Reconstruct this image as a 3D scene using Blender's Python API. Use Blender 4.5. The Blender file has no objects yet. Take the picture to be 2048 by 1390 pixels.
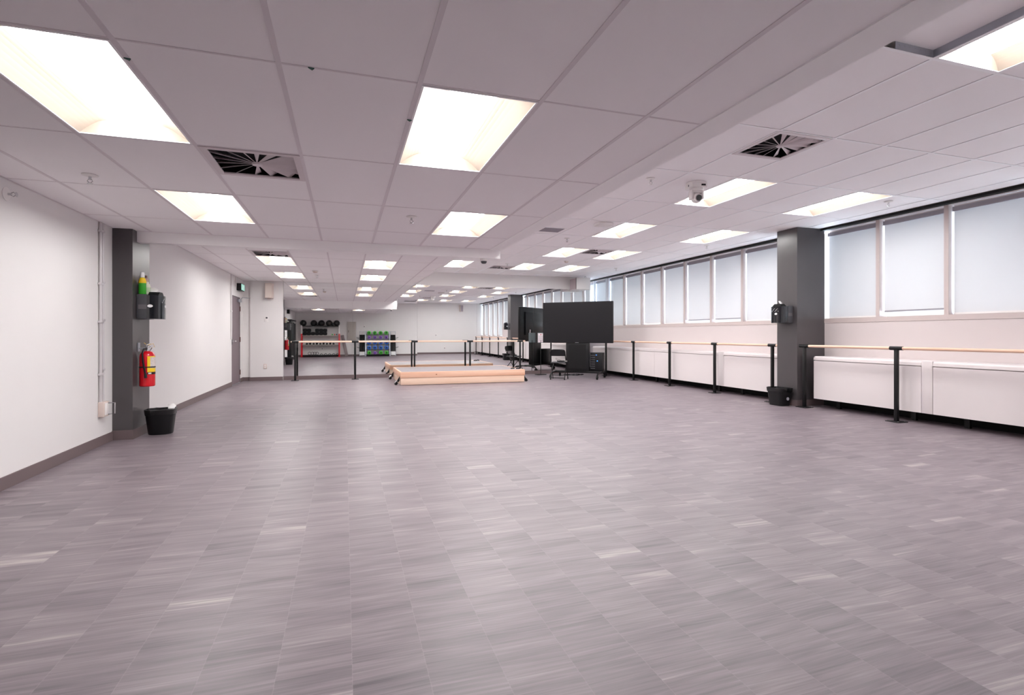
import bpy, bmesh, math, random
from mathutils import Vector, Matrix
random.seed(7)
PI = math.pi
scene = bpy.context.scene
COL = scene.collection

# ------------------------------------------------------------------ helpers
def lin(c):
    c /= 255.0
    return c / 12.92 if c <= 0.04045 else ((c + 0.055) / 1.055) ** 2.4

def rgb(r, g, b):
    return (lin(r), lin(g), lin(b), 1.0)

MATS = {}
def mat(name, col, rough=0.6, metal=0.0, spec=0.5, noise=0.0, nscale=40.0, bump=0.0, coat=0.0):
    if name in MATS:
        return MATS[name]
    m = bpy.data.materials.new(name)
    m.use_nodes = True
    nt = m.node_tree
    b = nt.nodes['Principled BSDF']
    b.inputs['Base Color'].default_value = col
    b.inputs['Roughness'].default_value = rough
    b.inputs['Metallic'].default_value = metal
    b.inputs['Specular IOR Level'].default_value = spec
    if coat:
        b.inputs['Coat Weight'].default_value = coat
    if noise or bump:
        tc = nt.nodes.new('ShaderNodeTexCoord')
        nz = nt.nodes.new('ShaderNodeTexNoise')
        nz.inputs['Scale'].default_value = nscale
        nz.inputs['Detail'].default_value = 4
        nt.links.new(tc.outputs['Object'], nz.inputs['Vector'])
        if noise:
            mx = nt.nodes.new('ShaderNodeMix'); mx.data_type = 'RGBA'
            mx.inputs[6].default_value = tuple(max(0, v * (1 - noise)) for v in col[:3]) + (1,)
            mx.inputs[7].default_value = tuple(min(1, v * (1 + noise)) for v in col[:3]) + (1,)
            nt.links.new(nz.outputs['Fac'], mx.inputs[0])
            nt.links.new(mx.outputs[2], b.inputs['Base Color'])
        if bump:
            bp = nt.nodes.new('ShaderNodeBump')
            bp.inputs['Strength'].default_value = bump
            bp.inputs['Distance'].default_value = 0.002
            nt.links.new(nz.outputs['Fac'], bp.inputs['Height'])
            nt.links.new(bp.outputs['Normal'], b.inputs['Normal'])
    MATS[name] = m
    return m

def emis(name, col, strength):
    m = bpy.data.materials.new(name)
    m.use_nodes = True
    nt = m.node_tree
    nt.nodes.clear()
    o = nt.nodes.new('ShaderNodeOutputMaterial')
    e = nt.nodes.new('ShaderNodeEmission')
    e.inputs['Color'].default_value = col
    e.inputs['Strength'].default_value = strength
    nt.links.new(e.outputs[0], o.inputs[0])
    MATS[name] = m
    return m

class MB:
    """collects shapes into one mesh"""
    def __init__(s):
        s.bm = bmesh.new()
    def box(s, x0, x1, y0, y1, z0, z1, bev=0.0, seg=2, rot=None, piv=None):
        r = bmesh.ops.create_cube(s.bm, size=1.0)
        vs = r['verts']
        for v in vs:
            v.co = Vector(((x0 + x1) / 2 + v.co.x * (x1 - x0), (y0 + y1) / 2 + v.co.y * (y1 - y0), (z0 + z1) / 2 + v.co.z * (z1 - z0)))
        if bev:
            es = list({e for v in vs for e in v.link_edges})
            rr = bmesh.ops.bevel(s.bm, geom=es, offset=bev, segments=seg, affect='EDGES', profile=0.5)
            vs = list({v for f in rr['faces'] for v in f.verts} | {v for v in vs if v.is_valid})
        if rot is not None:
            pv = Vector(piv) if piv is not None else Vector(((x0 + x1) / 2, (y0 + y1) / 2, (z0 + z1) / 2))
            for v in vs:
                v.co = pv + rot @ (v.co - pv)
        return s
    def ring(s, c, ax, r, seg, sx=1.0, up=None):
        ax = Vector(ax).normalized()
        u = Vector(up) if up is not None else (Vector((0, 0, 1)) if abs(ax.z) < 0.9 else Vector((1, 0, 0)))
        a = ax.cross(u).normalized(); b = a.cross(ax).normalized()
        return [s.bm.verts.new(Vector(c) + a * (math.cos(2 * PI * k / seg) * r * sx) + b * (math.sin(2 * PI * k / seg) * r)) for k in range(seg)]
    def skin(s, rings, caps=True):
        n = len(rings[0])
        for p, q in zip(rings, rings[1:]):
            for k in range(n):
                s.bm.faces.new((p[k], p[(k + 1) % n], q[(k + 1) % n], q[k]))
        if caps:
            s.bm.faces.new(rings[0][::-1]); s.bm.faces.new(rings[-1])
        return s
    def cyl(s, p0, p1, r0, r1=None, seg=16):
        r1 = r0 if r1 is None else r1
        ax = Vector(p1) - Vector(p0)
        return s.skin([s.ring(p0, ax, r0, seg), s.ring(p1, ax, r1, seg)])
    def tube(s, pts, r, seg=10):
        pts = [Vector(p) for p in pts]
        rs = []
        up = Vector((0.13, 0.21, 0.97))
        for i, p in enumerate(pts):
            d = (pts[min(i + 1, len(pts) - 1)] - pts[max(i - 1, 0)]).normalized()
            u = up if abs(d.dot(up)) < 0.95 else Vector((1, 0, 0))
            rs.append(s.ring(p, d, r, seg, up=u))
        return s.skin(rs)
    def lathe(s, prof, c=(0, 0, 0), seg=24, sx=1.0, sy=1.0, caps=True):
        c = Vector(c)
        rs = []
        for r, z in prof:
            rs.append([s.bm.verts.new(c + Vector((math.cos(2 * PI * k / seg) * max(r, 1e-4) * sx, math.sin(2 * PI * k / seg) * max(r, 1e-4) * sy, z))) for k in range(seg)])
        return s.skin(rs, caps)
    def ball(s, c, r, seg=20, sq=1.0):
        n = seg // 2
        return s.lathe([(r * math.sin(PI * k / n), -r * sq * math.cos(PI * k / n)) for k in range(n + 1)], c, seg)
    def prism(s, poly, axis, a0, a1):
        def P(p, a):
            return {'x': (a, p[0], p[1]), 'y': (p[0], a, p[1]), 'z': (p[0], p[1], a)}[axis]
        r0 = [s.bm.verts.new(P(p, a0)) for p in poly]
        r1 = [s.bm.verts.new(P(p, a1)) for p in poly]
        return s.skin([r0, r1])
    def quad(s, *ps):
        s.bm.faces.new([s.bm.verts.new(p) for p in ps])
        return s
    def build(s, name, m, parent=None, loc=(0, 0, 0), smooth=True, kind=None, recalc=True):
        if recalc:
            bmesh.ops.recalc_face_normals(s.bm, faces=s.bm.faces[:])
        me = bpy.data.meshes.new(name)
        s.bm.to_mesh(me); s.bm.free()
        me.materials.append(m)
        if smooth:
            for p in me.polygons:
                p.use_smooth = True
            me.set_sharp_from_angle(angle=math.radians(38))
        o = bpy.data.objects.new(name, me)
        COL.objects.link(o)
        o.location = loc
        if parent is not None:
            o.parent = parent
        if kind:
            o['kind'] = kind
        return o

def box(*a, **k):
    return MB().box(*a, **k)

def tag(o, label, cat, group=None, kind=None):
    o['label'] = label; o['category'] = cat
    if group: o['group'] = group
    if kind: o['kind'] = kind
    return o

def thing(name, label, cat, loc=(0, 0, 0), rz=0.0, group=None):
    o = bpy.data.objects.new(name, None)
    COL.objects.link(o)
    o.empty_display_size = 0.1
    o.location = loc; o.rotation_euler = (0, 0, rz)
    return tag(o, label, cat, group)

def kids(o):
    return [c for c in COL.objects if c.parent == o]

def dup(o, parent=None):
    c = o.copy(); COL.objects.link(c)
    if parent is not None:
        c.parent = parent
    for k in kids(o):
        dup(k, c)
    return c

def struct(name, mb, m, label=None, cat=None, parent=None, smooth=False, loc=(0, 0, 0)):
    o = mb.build(name, m, parent, smooth=smooth, loc=loc)
    o['kind'] = 'structure'
    if label: o['label'] = label
    if cat: o['category'] = cat
    return o

ORD = ['first', 'second', 'third', 'fourth', 'fifth', 'sixth', 'seventh', 'eighth', 'ninth', 'tenth', 'eleventh', 'twelfth']

# ------------------------------------------------------------------ dimensions (metres, camera stands at x=0 y=0)
HC = 1.166
XL, XR = -2.447, 7.60          # left wall, window wall
YN, YM = -0.45, 14.60          # wall behind the camera, mirror plane
ZL, ZF, ZR = 2.344, 2.531, 2.92  # low ceiling near left, far left, high ceiling by the windows
YH = 6.96                      # header across the left bay

# ------------------------------------------------------------------ materials
WALL = mat('white_wall_paint', rgb(224, 221, 220), 0.65, noise=0.015, nscale=3, spec=0.3)
WINWALL = mat('window_wall_paint', rgb(208, 198, 197), 0.6, spec=0.3)
HEATP = mat('heater_enamel', rgb(220, 212, 212), 0.42)
CHAR = mat('charcoal_paint', rgb(72, 68, 70), 0.34, noise=0.05, nscale=6, spec=.6)
BASEB = mat('vinyl_baseboard', rgb(106, 91, 92), 0.5)
TILE = mat('ceiling_tile', rgb(250, 247, 248), 0.9, noise=0.01, nscale=5, bump=0.15, spec=0.1)
TEE = mat('ceiling_tee', rgb(226, 219, 222), 0.6)
TEEW = mat('ceiling_tee_white', rgb(252, 251, 253), 0.5)
DRY = mat('white_drywall', rgb(251, 249, 249), 0.7, spec=0.2)
LITE_SHADE = mat('fixture_shade_tan', rgb(188, 173, 158), 0.5)  # white reflectors, with the shading on their wings put into this darker tan
WHITEP = mat('white_plastic', rgb(232, 228, 226), 0.4)
BEIGE = mat('beige_plastic', rgb(214, 198, 190), 0.45)
BLK = mat('black_plastic', rgb(13, 13, 16), 0.42, spec=0.35)
BLKM = mat('black_metal', rgb(11, 11, 13), 0.45, spec=0.35)
BLKG = mat('black_gloss', rgb(20, 21, 27), 0.16, coat=0.5)
BLKR = mat('black_rubber', rgb(17, 18, 19), 0.6, spec=0.3)
DGREY = mat('dark_grey_plastic', rgb(68, 68, 72), 0.45)
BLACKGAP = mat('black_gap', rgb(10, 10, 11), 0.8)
CHROME = mat('chrome', rgb(205, 205, 208), 0.25, metal=1.0)
STEEL = mat('galvanised_steel', rgb(176, 180, 188), 0.4, metal=0.8)
GREYM = mat('grey_painted_metal', rgb(172, 165, 158), 0.5)
DOORP = mat('door_paint', rgb(112, 97, 104), 0.5, noise=0.04, nscale=3)
RED = mat('red_enamel', rgb(204, 12, 30), 0.25, coat=0.3)
YEL = mat('yellow_label', rgb(238, 200, 20), 0.5)
WLAB = mat('white_label', rgb(235, 235, 235), 0.5)
GREEN = mat('green_bottle', rgb(52, 160, 38), 0.35)
DGREEN = mat('dark_green_clip', rgb(36, 82, 70), 0.5)
MILKY = mat('milky_plastic', rgb(222, 224, 205), 0.35)
TAN = mat('tan_plastic', rgb(188, 160, 152), 0.5)
TISSUE = mat('white_tissue', rgb(242, 240, 238), 0.9)
MULL = mat('mullion_paint', rgb(196, 183, 180), 0.5)
PALEF = mat('pale_lit_frame', rgb(228, 230, 236), 0.5)  # far-end pier and mullions; window light on the mullions put into the colour
GREYR = mat('roller_grey', rgb(150, 147, 155), 0.6)
PAPER = mat('paper', rgb(238, 226, 230), 0.8)
BLUEL = emis('blue_indicator', (0.08, 0.35, 1.0, 1), 1.6)
EXITG = emis('exit_sign_face', (0.45, 0.85, 0.72, 1), 0.75)
DSCREEN = mat('display_screen', rgb(25, 24, 27), 0.4, spec=0.25)
DKREF = mat('rack_red', rgb(205, 22, 38), 0.35)
LENS = emis('light_lens', (1.0, 0.985, 0.978, 1), 27.5)
KBG = mat('green_rubber', rgb(60, 176, 42), 0.4)
KBP = mat('purple_rubber', rgb(138, 88, 190), 0.4)
KBB = mat('blue_rubber', rgb(36, 96, 190), 0.4)
GREYV = mat('grey_vent', rgb(150, 142, 150), 0.6)

# mirror
def mirror_mat():
    m = mat('mirror_glass', (0.90, 0.915, 0.91, 1), 0.0, metal=1.0)
    return m
MIR = mirror_mat()

# window glass: clear, thin
def glass_mat():
    m = bpy.data.materials.new('window_glass'); m.use_nodes = True
    nt = m.node_tree; nt.nodes.clear()
    o = nt.nodes.new('ShaderNodeOutputMaterial'); mx = nt.nodes.new('ShaderNodeMixShader')
    t = nt.nodes.new('ShaderNodeBsdfTransparent'); g = nt.nodes.new('ShaderNodeBsdfGlossy')
    t.inputs['Color'].default_value = (0.93, 0.96, 0.97, 1)
    g.inputs['Roughness'].default_value = 0.02
    mx.inputs[0].default_value = 0.07
    nt.links.new(t.outputs[0], mx.inputs[1]); nt.links.new(g.outputs[0], mx.inputs[2])
    nt.links.new(mx.outputs[0], o.inputs[0])
    return m
GLASS = glass_mat()

# roller blind cloth: woven, translucent
def blind_mat():
    m = bpy.data.materials.new('roller_blind_cloth'); m.use_nodes = True
    nt = m.node_tree; nt.nodes.clear()
    L = nt.links.new
    o = nt.nodes.new('ShaderNodeOutputMaterial'); mx = nt.nodes.new('ShaderNodeMixShader')
    d = nt.nodes.new('ShaderNodeBsdfDiffuse'); t = nt.nodes.new('ShaderNodeBsdfTranslucent')
    d.inputs['Color'].default_value = (0.715, 0.715, 0.725, 1)
    g = nt.nodes.new('ShaderNodeNewGeometry'); mp = nt.nodes.new('ShaderNodeMapping')
    mp.inputs['Scale'].default_value = (1, 1.4, 38)
    nz = nt.nodes.new('ShaderNodeTexNoise'); nz.inputs['Scale'].default_value = 1.6; nz.inputs['Detail'].default_value = 3
    L(g.outputs['Position'], mp.inputs['Vector']); L(mp.outputs[0], nz.inputs['Vector'])
    cr = nt.nodes.new('ShaderNodeMix'); cr.data_type = 'RGBA'
    cr.inputs[6].default_value = (0.80, 0.80, 0.80, 1); cr.inputs[7].default_value = (0.90, 0.90, 0.90, 1)
    L(nz.outputs['Fac'], cr.inputs[0]); L(cr.outputs[2], t.inputs['Color'])
    mx.inputs[0].default_value = 0.024
    tr = nt.nodes.new('ShaderNodeBsdfTransparent'); m2 = nt.nodes.new('ShaderNodeMixShader')   # open weave lets some light straight through
    m2.inputs[0].default_value = 0.15
    L(d.outputs[0], mx.inputs[1]); L(t.outputs[0], mx.inputs[2])
    L(mx.outputs[0], m2.inputs[1]); L(tr.outputs[0], m2.inputs[2]); L(m2.outputs[0], o.inputs[0])
    return m
BLIND = blind_mat()

# floor: wood-look vinyl strips laid in columns, grain across
def floor_mat():
    m = bpy.data.materials.new('grey_striped_vinyl'); m.use_nodes = True
    nt = m.node_tree; L = nt.links.new; N = nt.nodes.new
    b = nt.nodes['Principled BSDF']
    g = N('ShaderNodeNewGeometry'); sp = N('ShaderNodeSeparateXYZ'); L(g.outputs['Position'], sp.inputs[0])
    def math_(op, a, bb=None, c=None):
        n = N('ShaderNodeMath'); n.operation = op
        for i, v in enumerate((a, bb, c)):
            if v is None: continue
            if isinstance(v, (int, float)): n.inputs[i].default_value = v
            else: L(v, n.inputs[i])
        return n.outputs[0]
    xs = math_('DIVIDE', math_('ADD', sp.outputs[0], 10.682), 0.249)
    col = math_('FLOOR', xs)
    w1 = N('ShaderNodeTexWhiteNoise'); w1.noise_dimensions = '1D'; L(col, w1.inputs['W'])
    ys = math_('ADD', math_('DIVIDE', sp.outputs[1], 0.92), w1.outputs['Value'])
    row = math_('FLOOR', ys)
    cell = math_('ADD', math_('MULTIPLY', col, 17.31), math_('MULTIPLY', row, 5.77))
    w2 = N('ShaderNodeTexWhiteNoise'); w2.noise_dimensions = '1D'; L(cell, w2.inputs['W'])
    rnd = w2.outputs['Value']
    # slightly slanted grain: shear y by x a little per tile
    shear = math_('MULTIPLY', math_('SUBTRACT', rnd, 0.5), 0.10)
    yy = math_('ADD', sp.outputs[1], math_('MULTIPLY', sp.outputs[0], shear))
    def streak(fx, fy, off, detail, rough):
        cb = N('ShaderNodeCombineXYZ')
        L(math_('ADD', math_('MULTIPLY', sp.outputs[0], fx), math_('MULTIPLY', rnd, off)), cb.inputs[0])
        L(math_('MULTIPLY', yy, fy), cb.inputs[1])
        L(math_('MULTIPLY', cell, 3.7), cb.inputs[2])
        nz = N('ShaderNodeTexNoise'); nz.inputs['Scale'].default_value = 1.0
        nz.inputs['Detail'].default_value = detail; nz.inputs['Roughness'].default_value = rough
        L(cb.outputs[0], nz.inputs['Vector'])
        return nz.outputs['Fac']
    fine = streak(3.0, 95, 40, 3, 0.6)
    band = streak(2.2, 17, 71, 2, 0.5)
    blotch = streak(1.6, 5.0, 23, 1, 0.4)
    # scattered pale laths
    pale = math_('SMOOTH_MAX', math_('MULTIPLY', math_('SUBTRACT', streak(1.3, 11, 55, 0, 0.3), 0.66), 5.0), 0.0, 0.02)
    v = math_('ADD', math_('MULTIPLY', math_('SUBTRACT', fine, 0.5), 0.72), math_('MULTIPLY', math_('SUBTRACT', band, 0.5), 0.56))
    v = math_('ADD', v, math_('MULTIPLY', math_('SUBTRACT', blotch, 0.5), 0.20))
    v = math_('ADD', v, math_('MULTIPLY', math_('SUBTRACT', rnd, 0.5), 0.06))
    # short laths of their own tone: most alike, a few pale or dark
    lath = math_('FLOOR', math_('DIVIDE', math_('ADD', yy, math_('MULTIPLY', w1.outputs['Value'], 3.0)), 0.087))
    w3 = N('ShaderNodeTexWhiteNoise'); w3.noise_dimensions = '2D'
    cb3 = N('ShaderNodeCombineXYZ'); L(col, cb3.inputs[0]); L(lath, cb3.inputs[1]); L(cb3.outputs[0], w3.inputs['Vector'])
    r3 = w3.outputs['Value']
    soft = math_('ADD', 0.35, math_('MULTIPLY', math_('SUBTRACT', band, 0.2), 1.3))
    palel = math_('MULTIPLY', math_('MULTIPLY', math_('MAXIMUM', math_('SUBTRACT', r3, 0.962), 0.0), 5.5), soft)
    darkl = math_('MULTIPLY', math_('MAXIMUM', math_('SUBTRACT', 0.06, r3), 0.0), 1.8)
    v = math_('ADD', v, math_('MULTIPLY', pale, 0.13))
    v = math_('ADD', v, math_('SUBTRACT', palel, darkl))
    v = math_('ADD', v, math_('MULTIPLY', math_('SUBTRACT', r3, 0.5), 0.05))
    v = math_('ADD', v, 0.5)
    cr = N('ShaderNodeValToRGB')
    e = cr.color_ramp.elements
    e[0].position = 0.14; e[0].color = rgb(74, 66, 72)
    e[1].position = 0.92; e[1].color = rgb(172, 162, 159)
    k = e.new(0.36); k.color = rgb(105, 95, 101)
    k = e.new(0.50); k.color = rgb(117, 106, 112)
    k = e.new(0.66); k.color = rgb(131, 120, 125)
    L(v, cr.inputs[0])
    # hairline joints between columns
    fr = math_('FRACT', xs)
    edge = math_('MINIMUM', fr, math_('SUBTRACT', 1.0, fr))
    jn = math_('LESS_THAN', edge, 0.006)
    mx = N('ShaderNodeMix'); mx.data_type = 'RGBA'
    L(math_('MULTIPLY', jn, 0.12), mx.inputs[0]); L(cr.outputs[0], mx.inputs[6]); mx.inputs[7].default_value = rgb(178, 166, 168)
    L(mx.outputs[2], b.inputs['Base Color'])
    b.inputs['Roughness'].default_value = 0.42
    L(math_('ADD', math_('MULTIPLY', fine, 0.16), 0.36), b.inputs['Roughness'])
    b.inputs['Specular IOR Level'].default_value = 0.6
    return m
FLOORM = floor_mat()

def wood_mat(name, c0, c1, axis=0, scale=3.0):
    m = bpy.data.materials.new(name); m.use_nodes = True
    nt = m.node_tree; L = nt.links.new; N = nt.nodes.new
    b = nt.nodes['Principled BSDF']
    tc = N('ShaderNodeTexCoord'); mp = N('ShaderNodeMapping')
    s = [14.0, 14.0, 14.0]; s[axis] = 0.8
    mp.inputs['Scale'].default_value = s
    nz = N('ShaderNodeTexNoise'); nz.inputs['Scale'].default_value = scale; nz.inputs['Detail'].default_value = 3
    nz.inputs['Distortion'].default_value = 0.6
    L(tc.outputs['Object'], mp.inputs[0]); L(mp.outputs[0], nz.inputs['Vector'])
    cr = N('ShaderNodeValToRGB'); e = cr.color_ramp.elements
    e[0].position = 0.3; e[0].color = c0; e[1].position = 0.7; e[1].color = c1
    L(nz.outputs['Fac'], cr.inputs[0]); L(cr.outputs[0], b.inputs['Base Color'])
    b.inputs['Roughness'].default_value = 0.5
    MATS[name] = m
    return m
PINE = wood_mat('pine_upper', rgb(222, 168, 138), rgb(236, 198, 172), 0, 0.7)
PINEL = wood_mat('pine_lower', rgb(228, 193, 168), rgb(238, 212, 192), 0, 0.6)
RAILW = wood_mat('barre_wood', rgb(228, 186, 160), rgb(240, 206, 184), 1, 1.0)
RAILX = wood_mat('barre_wood_across', rgb(228, 190, 168), rgb(242, 212, 192), 0, 1.0)

# ------------------------------------------------------------------ room shell
struct('floor', box(XL - .2, XR + .3, YN - .2, 17.0, -0.1, 0.0), FLOORM, 'grey wood-look vinyl floor laid in narrow strips', 'floor')
DY0, DY1, DZ = 13.226, 14.226, 2.075
w = MB().box(XL - .16, XL, YN - .2, DY0, 0, 3.2).box(XL - .16, XL, DY0, DY1, DZ, 3.2).box(XL - .16, XL, DY1, 17.0, 0, 3.2)
struct('wall_left', w, WALL, 'long white wall with the grey door and dark pillar', 'wall')
w = MB().box(XL, -2.27, YM, YM + .15, 0, 3.2).box(-2.27, -1.508, YM - .07, YM + .15, 0, 3.2)
struct('wall_far', w, WALL, 'white end wall beside the mirror, under the pale speaker', 'wall')
w = MB().box(-1.508, 7.215, YM + .008, YM + .2, 0, 2.535)
w.box(1.70, 7.215, YM - .012, YM + .2, 2.547, 3.0)
w.box(1.70, 7.215, YM - .0, YM + .2, 2.52, 2.55)
struct('wall_mirror', w, WALL, 'white wall carrying the mirrors with a bulkhead above', 'wall')
struct('wall_near', box(XL - .16, XR + .3, YN - .15, YN, 0, 3.2), WALL, 'white wall behind the weights, seen in the mirror', 'wall')
struct('wall_recess', box(7.215, XR + .2, 16.6, 16.75, 0, 3.2), WALL, 'white wall deep in the gap right of the mirror', 'wall')
struct('wall_partition', box(7.10, 7.215, YM + .2, 16.6, 0, 3.0), WALL, 'white return wall behind the mirror wall end', 'wall')
# window wall: low wall, piers, head
MUL = [4.83 + .935 * k for k in range(-6, 13)]
SILL = 1.434
w = MB().box(XR, XR + .2, 3.90, 17.0, 0, 1.36).box(XR, XR + .2, YN - .2, 3.90, 0, 0.98)
w.box(XR + .0, XR + .2, YN - .2, 17.0, 2.885, 3.2)
struct('wall_right', w, WINWALL, 'white wall below the window band', 'wall')
struct('ceiling_slab', box(XL - .2, XR + .4, YN - .2, 17.0, 3.2, 3.3), DRY, 'concrete slab above the ceilings', 'ceiling')
struct('shade_strip', box(XR - .09, XR - .004, YN, 16.6, 2.886, 2.919), BLACKGAP, 'black strip standing in for the shadow between ceiling and windows', 'trim')  # solid black strip painted in place of the shade in the gap

# baseboards
bb = MB()
bb.box(XL, XL + .012, YN, 6.82, 0, .098).box(XL, XL + .012, 7.36, DY0 - .01, 0, .098).box(XL, XL + .012, DY1 + .01, YM, 0, .098)
struct('baseboard_left', bb, BASEB, 'dark vinyl baseboard along the left wall', 'baseboard')
bb = MB().box(XL + .012, -2.27, YM - .012, YM, 0, .095).box(-2.27, -1.508, YM - .083, YM - .07, 0, .095).box(-1.508, 7.215, YM - .006, YM + .008, 0, .098).box(-2.283, -2.27, YM - .083, YM - .012, 0, .095)
struct('baseboard_far', bb, BASEB, 'dark baseboard under the mirrors', 'baseboard')
bb = MB().box(XL + .012, XR - .4, YN, YN + .012, 0, .10)
struct('baseboard_near', bb, BASEB, 'dark baseboard behind the weights', 'baseboard')
bb = MB().box(XR - .03, XR, YN, 6.66, 0, .12).box(XR - .03, XR, 7.09, 16.6, 0, .12)
struct('baseboard_right', bb, BLACKGAP, 'black plinth under the heaters', 'baseboard')

# pillars
p = struct('pillar', box(XL, -2.255, 6.835, 7.36, 0, 2.53), CHAR, 'dark charcoal pillar on the left wall carrying the fire extinguisher', 'pillar')
struct('pillar_baseboard', MB().box(XL, -2.243, 6.823, 6.835, 0, .105).box(-2.255, -2.243, 6.835, 7.36, 0, .105), BASEB, parent=p)
p = struct('pillar', box(7.02, XR, 6.672, 7.085, 0, 2.919), CHAR, 'dark charcoal pillar between the window bays on the right', 'pillar')
struct('pillar_baseboard', MB().box(7.008, XR, 6.660, 6.672, 0, .10).box(7.008, 7.02, 6.672, 7.085, 0, .10), BASEB, parent=p)

# ------------------------------------------------------------------ ceilings
def ceiling(name, label, xs, ys, z, skip, half, tee, tw=0.024, cw=0.012, raised=(), g=0.0, rec=.003):
    tiles, tees = MB(), MB()
    for i in range(len(xs) - 1):
        for j in range(len(ys) - 1):
            if (i, j) in skip: continue
            y0, y1 = ys[j], ys[j + 1]
            if (i, j) in half:
                if half[(i, j)] == 'near': y0 = y0 + .61
                else: y1 = y1 - .61
            dz = 0.045 if (i, j) in raised else 0.0
            tiles.box(xs[i] + g, xs[i + 1] - g, y0 + g, y1 - g, z + rec + dz, z + .018 + dz)
    for x in xs[1:-1]:
        tees.box(x - tw / 2, x + tw / 2, ys[0], ys[-1], z, z + .0025)
        tees.box(x - .003, x + .003, ys[0], ys[-1], z + .0025, z + .04)
    for y in ys[1:-1]:
        for i in range(len(xs) - 1):
            tees.box(xs[i] + tw / 2, xs[i + 1] - tw / 2, y - cw / 2, y + cw / 2, z + .0008, z + .0026)
    for (i, j), side in half.items():
        y = ys[j] + .61
        tees.box(xs[i] + tw / 2, xs[i + 1] - tw / 2, y - cw / 2, y + cw / 2, z + .0008, z + .0026)
    # wall angles
    tees.box(xs[0], xs[0] + .02, ys[0], ys[-1], z + .001, z + .0025).box(xs[0], xs[-1], ys[-1] - .02, ys[-1], z + .001, z + .0024)
    o = tiles.build(name, TILE, smooth=False); o['kind'] = 'structure'; o['label'] = label; o['category'] = 'ceiling'
    t = tees.build('ceiling_grid', tee, o, smooth=False); t['kind'] = 'structure'
    return o

X0, Y0, Y02 = -1.494, 1.2438, 1.3798
X0R, Y0R = 3.563, 1.1228
xsL = [XL, X0 - .61] + [X0 + .61 * k for k in range(6)] + [1.905]
ysL = [YN] + [Y0 + 1.22 * k for k in range(-1, 5)] + [YH]
ysL = [y for y in ysL if y >= YN]
jL = {k: ysL.index(Y0 + 1.22 * k) for k in range(-1, 5)}
iL = lambda k: 2 + k           # column index of X0+.61k
TILE_L = ceiling('ceiling_left', 'low white tile ceiling over the near left of the room', xsL, ysL, ZL,
        {(iL(0), jL[1]), (iL(3), jL[1]), (iL(0), jL[3]), (iL(4), jL[3])}, {(iL(1), jL[2]): 'near'}, TEE)
xsF = [XL, X0 - .61] + [X0 + .61 * k for k in range(6)] + [1.85]
ysF = [YH + .10, Y02 + 1.22 * 5] + [Y02 + 1.22 * k for k in range(6, 11)] + [YM + .02]
jF = {k: ysF.index(Y02 + 1.22 * k) for k in range(5, 11)}
ceiling('ceiling_far_left', 'low white tile ceiling beyond the cross header', xsF, ysF, ZF,
        {(iL(0), jF[7]), (iL(0), jF[9]), (iL(3), jF[7]), (iL(3), jF[9])}, {(iL(0), jF[6]): 'far'}, TEE)
xsR = [1.80] + [X0R + .61 * k for k in range(-2, 7)] + [XR - .09]
ysR = [YN] + [Y0R + 1.22 * k for k in range(-1, 11)] + [YM + .02]
jR = {k: ysR.index(Y0R + 1.22 * k) for k in range(-1, 11)}
iR = lambda k: 3 + k
LR = [(1, 3), (1, 5), (1, 7), (1, 9), (4, 3), (4, 5), (3, 7), (3, 9), (-2, 3), (-2, 5), (-2, 7), (-2, 9), (0, 0), (2, 0), (4, 0)]
skipR = {(iR(c), jR[r]) for c, r in LR}
CEIL_R = ceiling('ceiling_right', 'high white tile ceiling along the windows', xsR, ysR, ZR, skipR,
        {(iR(0), jR[2]): 'near', (iR(2), jR[7]): 'near', (iR(0), jR[9]): 'far'}, TEEW, raised={(iR(-1), jR[0])}, g=0.0108, tw=.022, cw=.022, rec=.0045)
struct('ceiling_recess', box(7.2, XR - .09, YM + .02, 16.6, ZR, ZR + .02), TILE, 'strip of ceiling above the gap right of the mirror', 'ceiling')
# drywall edge of the low ceiling and the header across the left bay
e = MB().box(1.905, 2.09, YN, YH, ZL - .004, ZL + .02).box(2.075, 2.09, YN, YH, ZL, ZR + .02)
e.prism([(1.905, YH + .1), (1.925, YH + .1), (1.815, YM), (1.80, YM)], 'z', ZF - .004, ZR + .02)
e.prism([(1.85, YH + .1), (1.91, YH + .1), (1.81, YM), (1.775, YM)], 'z', ZF - .004, ZF + .02)
struct('trim_2', e, DRY, 'white drywall edge where the low ceiling ends', 'trim')
hd = MB().box(-2.254, 2.06, YH, YH + .11, 2.222, ZF + .05)
struct('trim_3', hd, DRY, 'white header beam dropped across the low ceiling', 'trim')

# galvanised edge angles showing at the raised tile
ga = MB()
x0, x1 = X0R - .61, X0R
y1 = Y0R + 1.22
ga.box(x0 + .27, x1 - .006, y1 - .012, y1 - .008, ZR + .004, ZR + .05)
ga.box(x1 - .012, x1 - .008, y1 - 1.20, y1 - .01, ZR + .004, ZR + .05)
for k in range(6):
    ga.box(x0 + .30 + k * .045, x0 + .306 + k * .045, y1 - .013, y1 - .012, ZR + .03, ZR + .036)
struct('edge_angle', ga, STEEL, parent=CEIL_R)

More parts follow.
